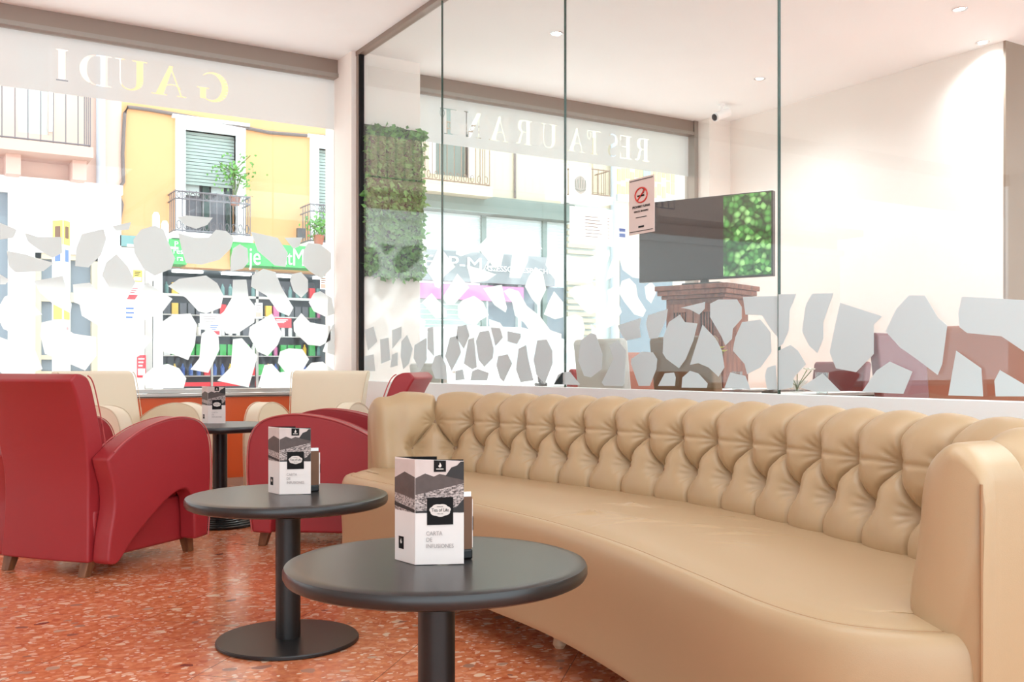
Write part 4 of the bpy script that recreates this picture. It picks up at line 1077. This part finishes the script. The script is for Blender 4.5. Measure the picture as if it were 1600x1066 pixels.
# door of A
x0, x1, z0, z1 = doorA
m = MB(); m.box(x0, x0 + .09, YF - .04, YF + .1, z0, z1); m.box(x1 - .09, x1, YF - .04, YF + .1, z0, z1); m.box(x0, x1, YF - .04, YF + .1, z1 - .09, z1); m.box(x0, x1, YF - .02, YF + .1, z1 - .75, z1 - .6); m.box((x0 + x1) / 2 - .06, (x0 + x1) / 2 + .06, YF - .02, YF + .08, z0, z1)
for z in (.75, 1.0): m.box(x0, x1, YF, YF + .07, z, z + .07)
PA(m.build('door_frame', M['frameo'], A))
PA(box('dark_glass', M['shopm'], x0 + .09, x1 - .09, YF + .08, YF + .1, z0, z1 - .09, A))
x0, x1, z0, z1 = sideA
PA(box('side_window', M['shopm'], x0, x1, YF + .02, YF + .05, z0, z1, A))

# ---- building B: yellow
xb0, xb1 = xa1, fx(600)
bxc = (xb0 + xb1) / 2
B = thing('apartment_building', (bxc, YF, 0), 0, 'yellow building with white-framed shuttered windows and iron balconies above a green-signed shop', 'building')
def PB(o): o.location = (-bxc, -YF, 0); return o
zg = fz(262, 412); ztopg = fz(262, 373)
win1 = (fx(289), fx(368), fz(289, 372), fz(289, 203)); win2 = (fx(497), fx(540), fz(497, 380), fz(497, 232))
shop = (fx(226), fx(530), .1, fz(262, 415))
posterp = (fx(185), fx(226), .1, fz(185, 385))
PB(wall_with_holes('wall', xb0, xb1, 0, 9, [win1, win2, shop], YF, YF + .3, M['yellow'], B))
for (wi, nm) in ((win1, 'first'), (win2, 'second')):
    x0, x1, z0, z1 = wi
    m = MB(); m.box(x0 - .16, x0, YF - .05, YF + .1, z0, z1); m.box(x1, x1 + .16, YF - .05, YF + .1, z0, z1); m.box(x0 - .16, x1 + .16, YF - .06, YF + .1, z1, z1 + .17); m.box(x0 - .22, x1 + .22, YF - .1, YF + .0, z1 + .17, z1 + .22)
    wf = PB(m.build('window_surround', M['trimw'], B))
    m = MB(); zz = z1; zb = z0 + (z1 - z0) * (.52 if nm == 'first' else .1)
    while zz > zb: m.box(x0, x1, YF + .08, YF + .1, zz - .05, zz - .006); m.box(x0, x1, YF + .09, YF + .1, zz - .006, zz); zz -= .056
    m.build('roller_shutter', M['shutter'], wf)
    MB().box(x0, x1, YF + .24, YF + .26, z0, z1).build('dark_interior', M['shopd'], wf)
    if nm == 'first':
        m = MB(); cx = x0 + (x1 - x0) * .45; m.box(cx - .06, cx + .06, YF + .14, YF + .18, z0, zb + .05); m.build('green_door_stile', M['darkgreen'], wf)
        MB().box(x1 - .12, x1 - .02, YF + .14, YF + .18, z0, zb + .05).build('green_door_stile', M['darkgreen'], wf)
        MB().box(x0 + .03, cx - .1, YF + .18, YF + .2, z0 + .75, zb + .02).build('door_pane', M['shutw'], wf)
        MB().box(cx + .1, x1 - .15, YF + .18, YF + .2, z0 + .8, zb + .02).build('door_pane', M['shutw'], wf)
def balconyB(px0, px1, pyt, pyb, Y0):
    x0, x1 = fx(px0, Y0), fx(px1, Y0); z0, z1 = fz(px0, pyb, Y0), fz(px0, pyt, Y0)
    s = PB(box('balcony_slab', M['trimw'], x0 - .04, x1 + .04, Y0 - .04, YF, z0 - .10, z0, B))
    PB(railing(B, x0, x1, Y0, YF, z0, z1, M['iron']))
balconyB(274, 391, 296, 362, YF - .5); balconyB(485, 545, 317, 378, YF - .5)
m = MB()
cab = [(186, 345), (190, 320), (183, 300), (192, 285), (191, 240), (194, 178), (199, 168), (230, 172), (300, 184), (360, 196), (420, 208), (470, 212), (540, 216)]
m.tube([(fx(a_), YF - .04, fz(a_, b_)) for a_, b_ in cab], .03, 6); PB(m.build('cable_run', M['cable'], B, smooth=True))
x0, x1 = fx(186), fx(208); PB(box('teal_fascia', M['teal'], x0, fx(232), YF - .08, YF, fz(186, 385), fz(186, 368), B))
PB(box('poster_pier', M['stone'], x0, fx(225), YF - .03, YF, .06, fz(186, 386), B))
# meter box
PB(box('meter_box', M['iron'], fx(463), fx(474), YF - .08, YF, fz(463, 372), fz(463, 357), B))
# green signs
Y0 = YF - .45
s1 = PB(box('green_sign', M['green'], fx(262, Y0), fx(292, Y0), Y0, YF, fz(262, 412, Y0), fz(262, 373, Y0), B))
s2 = PB(box('green_sign', M['green'], fx(362, Y0), fx(535, Y0), Y0, YF, fz(400, 415, Y0), fz(400, 380, Y0), B))
PB(box('yellow_awning', M['yellow'], fx(292, Y0), fx(362, Y0), Y0 + .1, YF, fz(300, 417, Y0), fz(300, 375, Y0), B))
def ftext(body, px, py, Y, size, m, par, sp=1, sx=1): 
    p = at(px, py, Y=Y); return text('lettering', body, m, par, (p.x, Y - .012, p.z), size, (R90, 0, 0), sp, .01, 'CENTER', sx)
for (bd, px, py, sz) in (('P', 275, 382, .13), ('res', 278, 393, .13), ('ra', 281, 404, .13)):
    ftext(bd, px, py, Y0, sz, M['trimw'], s1)
ftext('je', 398, 402, Y0, .42, M['trimw'], s2, 1, .7); ftext('it', 450, 404, Y0, .36, M['trimw'], s2, 1, .7); ftext("M", 466, 404, Y0, .42, M['trimw'], s2, 1, .7)
# the signs carry their text: lift parent offset
# shop interior
x0, x1, z0, z1 = shop
PB(MB().box(x0, x1, YF + 2.2, YF + 2.3, 0, z1).box(x0, x1, YF + .3, YF + 2.2, z1, z1 + .1).box(x0 - .1, x0, YF + .3, YF + 2.3, 0, z1).box(x1, x1 + .1, YF + .3, YF + 2.3, 0, z1).build('shop_interior', M['shopm'], B))
m = MB(); m.box(x0, x0 + .12, YF - .02, YF + .1, z0, z1); m.box(fx(240), fx(252), YF - .02, YF + .08, z0, z1); m.box(fx(400), fx(404), YF, YF + .06, z0, z1); m.box(fx(330), fx(333), YF, YF + .06, z0, z1 - .6); m.box(x0, x1, YF, YF + .06, z1 - .5, z1 - .46); PB(m.build('shop_mullions', M['alu'], B))
m = MB()
for k in range(4): m.box(x0 + .6 + k * .85, x0 + 1.1 + k * .85, YF + .6, YF + .75, z1 - .04, z1 - .01)
PB(m.build('shop_tube_lights', M['lamp'], B))
PB(box('counter_front', M['redp'], fx(252), fx(400), YF + .35, YF + .5, .55, .62, B))
# shelving and goods (each pack a thing)
shelf_cols = [M['redp'], M['bluep'], M['amber'], M['green'], M['trimw'], M['magenta'], M['shopd'], M['teal']]
SH = thing('shop_shelving', (fx(440), YF + .9, 0), 0, 'grey shelving stacked with packs inside the shop across the street', 'shelves')
sw = 2.1
for k in range(6): MB().box(-sw, sw, 0, .35, .35 + k * .36, .37 + k * .36).build('shelf', M['alu'], SH)
MB().box(-sw, sw, .35, .37, .1, 2.5).build('back_panel', M['shopd'], SH)
rg = random.Random(5); proto = {}
for c_, mm in enumerate(shelf_cols):
    proto[c_] = (MB().box(-.05, .05, -.04, .04, 0, .2), mm)
meshes = []
for c_, mm in enumerate(shelf_cols):
    for sh_ in range(2):
        b = MB()
        if sh_ == 0: b.box(-.055, .055, -.04, .04, 0, .2)
        else: b.lathe([(.035, 0), (.038, .01), (.038, .14), (.015, .18), (.015, .21)], n=10)
        o = b.build('grocery_pack' if sh_ == 0 else 'drink_bottle', mm); meshes.append(o)
cnt = 0
for row in range(1, 6):
    x = -sw + .08
    while x < sw - .08:
        src = meshes[rg.choice([rg.randrange(16), (row * 3) % 16])]
        o = src if not src.get('used') else src.copy()
        if o is not src: COL.objects.link(o)
        src['used'] = 1
        o.location = (fx(440) + x, YF + .9 + .1, .37 + row * .36); x += .14
        isb = o.name.startswith('drink')
        tag(o, 'small coloured bottle on the shop shelves across the street' if isb else 'small coloured pack on the shop shelves across the street', 'bottle' if isb else 'packet', 'bottles on the shop shelves' if isb else 'packs on the shop shelves')
        cnt += 1
for o in meshes:
    if not o.get('used'): bpy.data.objects.remove(o)
for o in COL.objects:
    if 'used' in o.keys(): del o['used']
# posters in shop window
def street_poster(px0, py0, px1, py1, Y, label, cols, word=None):
    x0, x1, z0, z1 = frect(px0, py0, px1, py1, Y)
    t = thing('shop_poster', ((x0 + x1) / 2, Y, z0), 0, label, 'poster', 'posters on the shops across the street')
    wd, ht = (x1 - x0) / 2, z1 - z0
    MB().box(-wd, wd, -.01, 0, 0, ht).build('sheet', cols[0], t)
    if len(cols) > 1:
        MB().box(-wd * .8, wd * .8, -.014, -.011, ht * .1, ht * .4).build('print_block', cols[1], t)
        m = MB()
        for k in range(3): m.box(-wd * .7, wd * (.2 + .2 * k), -.014, -.011, ht * (.5 + k * .15), ht * (.56 + k * .15))
        m.build('print_lines', cols[-1], t)
street_poster(208, 422, 222, 440, YF - .05, 'yellow and white square notice at the top of the shop pier', [M['amber'], M['trimw'], M['ink']])
street_poster(196, 446, 220, 470, YF - .05, 'white and red poster under the yellow notice', [M['trimw'], M['redp'], M['redp']])
street_poster(193, 474, 216, 520, YF - .05, 'white poster of blue line drawings on the shop pier', [M['trimw'], M['trimw'], M['bluep']])
street_poster(214, 555, 228, 590, YF - .05, 'small red poster at the foot of the shop pier', [M['redp'], M['trimw'], M['trimw']])
street_poster(312, 490, 346, 515, YF - .03, 'white notice taped on the shop glass', [M['trimw'], M['shutw'], M['greyink']])
street_poster(325, 505, 345, 525, YF - .05, 'white notice with blue and red words on the shop glass', [M['trimw'], M['redp'], M['bluep']])
street_poster(398, 473, 410, 498, YF - .03, 'narrow white sheet with a brown picture on the shop glass', [M['trimw'], M['pinkd'], M['greyink']])
street_poster(427, 497, 455, 512, YF - .03, 'red banner with white figures in the shop', [M['redp'], M['redp'], M['trimw']])
street_poster(500, 432, 512, 452, YF - .03, 'cream notice with a dark ring at the right of the shop', [M['trimw'], M['pinkd'], M['rust']])
# potted plants on balconies
def pot_plant(px, py, Y, label, s=.35, tall=False):
    p = at(px, py, Y=Y); t = thing('balcony_plant', (p.x, Y, p.z), 0, label, 'plant')
    z0 = -.5 if tall else -.28
    MB().lathe([(.07, 0), (.1, .16), (.09, .16)], (0, 0, z0), 14).build('pot', M['rust'], t, smooth=True)
    m = MB(); rg = random.Random(int(px))
    for k in range(6): m.tube([(0, 0, z0 + .12), (rg.uniform(-.1, .1), rg.uniform(-.05, .05), 0), (rg.uniform(-s, s) * .7, rg.uniform(-.1, .1), rg.uniform(0, s))], .008, 5)
    m.build('stems', M['stem'], t)
    rg = random.Random(int(px) + 1); mb = MB()
    for k in range(170):
        c = Vector((rg.gauss(0, s * .38), rg.gauss(0, .1), rg.gauss(.05, s * .35))); a_ = Vector((rg.gauss(0, 1), rg.gauss(0, 1), rg.gauss(0, 1))).normalized() * .07; b_ = a_.cross(Vector((rg.gauss(0, 1), 1, 0))).normalized() * .022
        mb.add([c, c + a_ * .5 + b_, c + a_, c + a_ * .5 - b_], [(0, 1, 2, 3)])
    o = mb.build('leaves', M['leaf'], t, fix=False); o['kind'] = 'stuff'
pot_plant(367, 275, YF - .3, 'tall thin leafy plant on the yellow building balcony', .42, True)
pot_plant(498, 357, YF - .62, 'bushy green plant on the far balcony of the yellow building', .3)

# street pole with white fittings
p = at(247, 500, Y=YF - 1.2)
t = thing('street_pole', (p.x, p.y, .06), 0, 'white street pole with cylindrical fittings in front of the yellow building', 'pole')
ztop_ = fz(247, 318, YF - 1.2)
MB().lathe([(.09, 0), (.075, .2), (.065, ztop_ - .9)], n=16).build('post', M['trimw'], t, smooth=True)
m = MB()
for dx, hh_ in ((-.03, .0), (.1, -.12), (-.12, -.4)): m.lathe([(.03, ztop_ - .9 + hh_ * .5), (.055, ztop_ - .85 + hh_), (.055, ztop_ - .25 + hh_), (.03, ztop_ - .2 + hh_)], (dx, 0, 0), 12)
m.build('cylinders', M['trimw'], t, smooth=True)
MB().box(-.45, .3, -.02, .02, ztop_ - .75, ztop_ - .71).build('crossbar', M['alu'], t)
# parking/pharmacy pylon sign
Y0 = 13.5; x0 = fx(82, Y0); xm = fx(97, Y0); x1 = fx(111, Y0); zt = fz(97, 343, Y0)
t = thing('pylon_sign', (xm, Y0, -.05), 0, 'tall square pylon sign with yellow top panels on the pavement at left', 'sign')
w0, w1_ = x0 - xm, x1 - xm
MB().prism([(0, -.1), (w1_, .05), (w1_ + w0, .2), (w0, .05)], lambda u, v, w_: (u, v, w_), 0, zt + .05).build('column', M['shutw'], t)
def pyl(zt0, zt1, m, nm, ins=.12):
    a_ = zt + .05 - zt0; b_ = zt + .05 - zt1
    for (ux, uy) in ((w0, .15), (w1_, .15)):
        q = MB(); pts = [(ins, b_), (1 - ins, b_), (1 - ins, a_), (ins, a_)]
        q.prism(pts, lambda u, v, w_: (ux * u, -.1 + uy * u - w_, v), .002, .006); q.build(nm, m, t)
pyl(.02, .32, M['amber'], 'yellow_panel', .06); pyl(.08, .26, M['trimw'], 'white_square', .25) if False else None
pyl(.36, .55, M['trimw'], 'white_panel'); pyl(1.05, 1.25, M['amber'], 'yellow_panel'); pyl(1.3, 1.75, M['trimw'], 'white_panel'); pyl(1.34, 1.44, M['redp'], 'red_mark', .3); pyl(1.5, 1.6, M['redp'], 'red_mark', .3)
def pyl2(z_, m):
    for (ux, uy) in ((w0, .15), (w1_, .15)):
        q = MB(); q.prism([(.25, zt + .05 - z_ - .15), (.75, zt + .05 - z_ - .15), (.75, zt + .05 - z_), (.25, zt + .05 - z_)], lambda u, v, w_: (ux * u, -.1 + uy * u - w_, v), .006, .009); q.build('dark_mark', m, t)
pyl2(.09, M['brownbox']); pyl2(.38, M['bluep'])

# white car
def car(cx, cy):
    t = thing('parked_car', (cx, cy, -.05), 0, 'white car parked in the street outside the windows', 'car')
    prof = [(-2.1, .3), (-2.15, .6), (-2.05, .85), (-1.2, .95), (-.75, 1.32), (-.3, 1.44), (.8, 1.45), (1.5, 1.3), (2.0, 1.0), (2.15, .9), (2.18, .4), (2.1, .3)]
    b = MB().prism(prof, lambda u, v, w_: (u, w_, v), -.82, .82).build('body', M['carw'], t, .09, 4)
    m = MB()
    for s_ in (-.825, .80): 
        m.prism([(-1.0, .97), (-.68, 1.27), (-.3, 1.36), (.15, 1.38), (.15, .97)], lambda u, v, w_: (u, w_, v), s_, s_ + .025)
        m.prism([(.22, .97), (.22, 1.38), (.8, 1.38), (1.4, 1.22), (1.6, .99)], lambda u, v, w_: (u, w_, v), s_, s_ + .025)
    m.build('side_windows', M['carg'], t)
    for x in (-1.35, 1.35):
        for y in (-.74, .74):
            o = MB().lathe([(.2, -.1), (.31, -.09), (.33, -.05), (.33, .05), (.31, .09), (.2, .1)], n=28).build('wheel', M['tyre'], t, smooth=True); o.rotation_euler = (R90, 0, 0); o.location = (x, y, .33)
            MB().lathe([(.02, -.102), (.19, -.102), (.19, .102), (.02, .102)], n=20).build('hubcap', M['chrome'], o)
    m = MB()
    for x in (-.25, .75): m.box(x, x + .16, -.845, -.82, .86, .89)
    m.build('door_handles', M['chrome'], t, .004)
car(6.0, 11.6)

# ---- building C: beige with balcony, grey shop
xc0, xc1 = xb1, fx(885)
cxc = (xc0 + xc1) / 2
C = thing('apartment_building', (cxc, YF, 0), 0, 'beige building with a small iron balcony above a grey shuttered office', 'building')
def PC(o): o.location = (-cxc, -YF, 0); return o
cw = (fx(679), fx(731), fz(679, 272), fz(679, 160))
PC(wall_with_holes('wall', xc0, xc1, fz(700, 305), 9, [cw], YF, YF + .3, M['beige'], C))
x0, x1, z0, z1 = cw
m = MB(); m.box(x0 - .12, x0, YF - .04, YF + .1, z0, z1); m.box(x1, x1 + .12, YF - .04, YF + .1, z0, z1); PC(m.build('window_surround', M['trimw'], C))
PC(box('green_shutter', M['greenf'], x0, x1, YF + .12, YF + .15, z0, z1, C))
Y0 = YF - .55
zb_ = fz(663, 281, Y0)
PC(box('balcony_slab', M['beige'], fx(663, Y0), fx(768, Y0), Y0 - .05, YF, zb_ - .2, zb_, C))
PC(railing(C, fx(664, Y0), fx(765, Y0), Y0, YF, zb_, zb_ + 1.15, M['ironb'], .14))
m = MB(); m.tube([(fx(803), YF - .04, fz(803, 310)), (fx(803), YF - .04, 8)], .025, 6); PC(m.build('down_cable', M['cable'], C))
zf1 = fz(700, 305); zf0 = fz(700, 332)
PC(box('fascia', M['greenf'], xc0, xc1, YF - .3, YF + .3, zf0, zf1, C))
zh1 = fz(700, 393)
m = MB(); zz = zf0
while zz > zh1: m.box(xc0, xc1, YF + .02, YF + .05, zz - .06, zz - .005); m.box(xc0, xc1, YF + .035, YF + .05, zz - .005, zz); zz -= .065
PC(m.build('pale_shutters', M['shutw'], C))
m = MB()
for px in (755, 850): m.box(fx(px) - .05, fx(px) + .05, YF - .04, YF + .06, 0, zf0)
PC(m.build('mullions', M['greenf'], C))
zk1 = fz(700, 393); zk0 = fz(700, 440)
sg = PC(box('office_sign', M['fasc'], xc0, fx(862), YF - .12, YF + .1, zk0, zk1, C))
ftext('FERP-MA', 711, 412, YF - .12, .36, M['trimw'], sg, 1.0, 1.35); ftext('ASSESSORS', 785, 421, YF - .12, .16, M['trimw'], sg, 1.0, 1.1); ftext('DESPACHO', 836, 424, YF - .12, .14, M['trimw'], sg, 1.05, 1.2)
PC(box('magenta_band', M['magenta'], xc0, fx(815), YF - .08, YF + .1, fz(700, 468), fz(700, 444), C))
m = MB(); zz = fz(700, 468)
while zz > .1: m.box(xc0, fx(760), YF + .02, YF + .05, zz - .09, zz - .012); m.box(xc0, fx(760), YF + .04, YF + .05, zz - .012, zz); zz -= .1
PC(m.build('slatted_shutter', M['shutter'], C))
PC(box('office_glass', M['shopm'], fx(760), xc1, YF + .1, YF + .14, .1, zk0, C))
m = MB(); 
for px in (760, 812, 842): m.box(fx(px) - .04, fx(px) + .04, YF, YF + .12, .1, zk0)
PC(m.build('office_frames', M['shutw'], C))
PC(box('plinth', M['stone'], xc0, xc1, YF - .02, YF + .3, 0, .5, C))

# ---- building D: grey shutters and balcony
xd0, xd1 = xc1, fx(962); dxc = (xd0 + xd1) / 2
Dd = thing('apartment_building', (dxc, YF, 0), 0, 'pale building with a long balcony and louvred ground floor, right of the beige one', 'building')
def PD(o): o.location = (-dxc, -YF, 0); return o
PD(box('wall', M['beige'], xd0, xd1, YF + .05, YF + .35, fz(900, 320), 9, Dd))
PD(box('lower_wall', M['shutw'], xd0, xd1, YF + .05, YF + .35, 0, fz(900, 320), Dd))
x0, x1, z0, z1 = frect(925, 308, 950, 225)
PD(box('tall_window', M['frameo'], fx(927), fx(947), YF, YF + .06, fz(925, 300), fz(925, 215), Dd))
PD(railing(Dd, fx(900, YF - .5), fx(952, YF - .5), YF - .5, YF + .05, fz(920, 305, YF - .5), fz(920, 262, YF - .5), M['ironb'], .13, False))
PD(box('balcony_slab', M['trimw'], fx(898, YF - .5), fx(955, YF - .5), YF - .55, YF + .05, fz(920, 305, YF - .5) - .15, fz(920, 305, YF - .5), Dd))
m = MB(); z = fz(900, 350)
while z > .4: m.box(fx(886), fx(930), YF - .03, YF + .04, z - .11, z - .03); z -= .13
PD(m.build('louvre_shutter', M['frameo'], Dd))
m = MB(); m.tube([(fx(956), YF - .05, 0), (fx(956), YF - .05, 8)], .06, 10); PD(m.build('drainpipe', M['pipe'], Dd, smooth=True))

# ---- building E: cream, at the right
xe0, xe1 = xd1, 24; exc = (xe0 + xe1) / 2
E_ = thing('apartment_building', (exc, YF, 0), 0, 'cream building with yellow painted marks at the right end of the street view', 'building')
def PE(o): o.location = (-exc, -YF, 0); return o
PE(box('wall', mat('cream_stucco', srgb(250, 232, 200), .9), xe0, xe1, YF, YF + .3, 0, 9, E_))
PE(box('string_course', M['trimw'], xe0, xe1, YF - .1, YF, fz(970, 315), fz(970, 305), E_))
m = MB(); rg = random.Random(9)
for k in range(26):
    px = 967 + (k % 13) * 7; py = 274 + (k // 13) * 24 + rg.uniform(-6, 6); x = fx(px); z = fz(px, py)
    m.box(x - .05, x + .05, YF - .012, YF - .001, z - .13, z + .13)
PE(m.build('yellow_marks', mat('pale_amber', srgb(240, 210, 150), .8), E_))
m = MB(); m.box(fx(968), fx(1050), YF - .02, YF + .02, .1, fz(968, 400)); PE(m.build('shop_window', M['shopm'], E_))
PE(box('upper_window', M['shutter'], fx(1004), fx(1016), YF - .03, YF, fz(1004, 290), fz(1004, 262), E_))
# one building behind everything to the right and left of the street: none needed, open sky
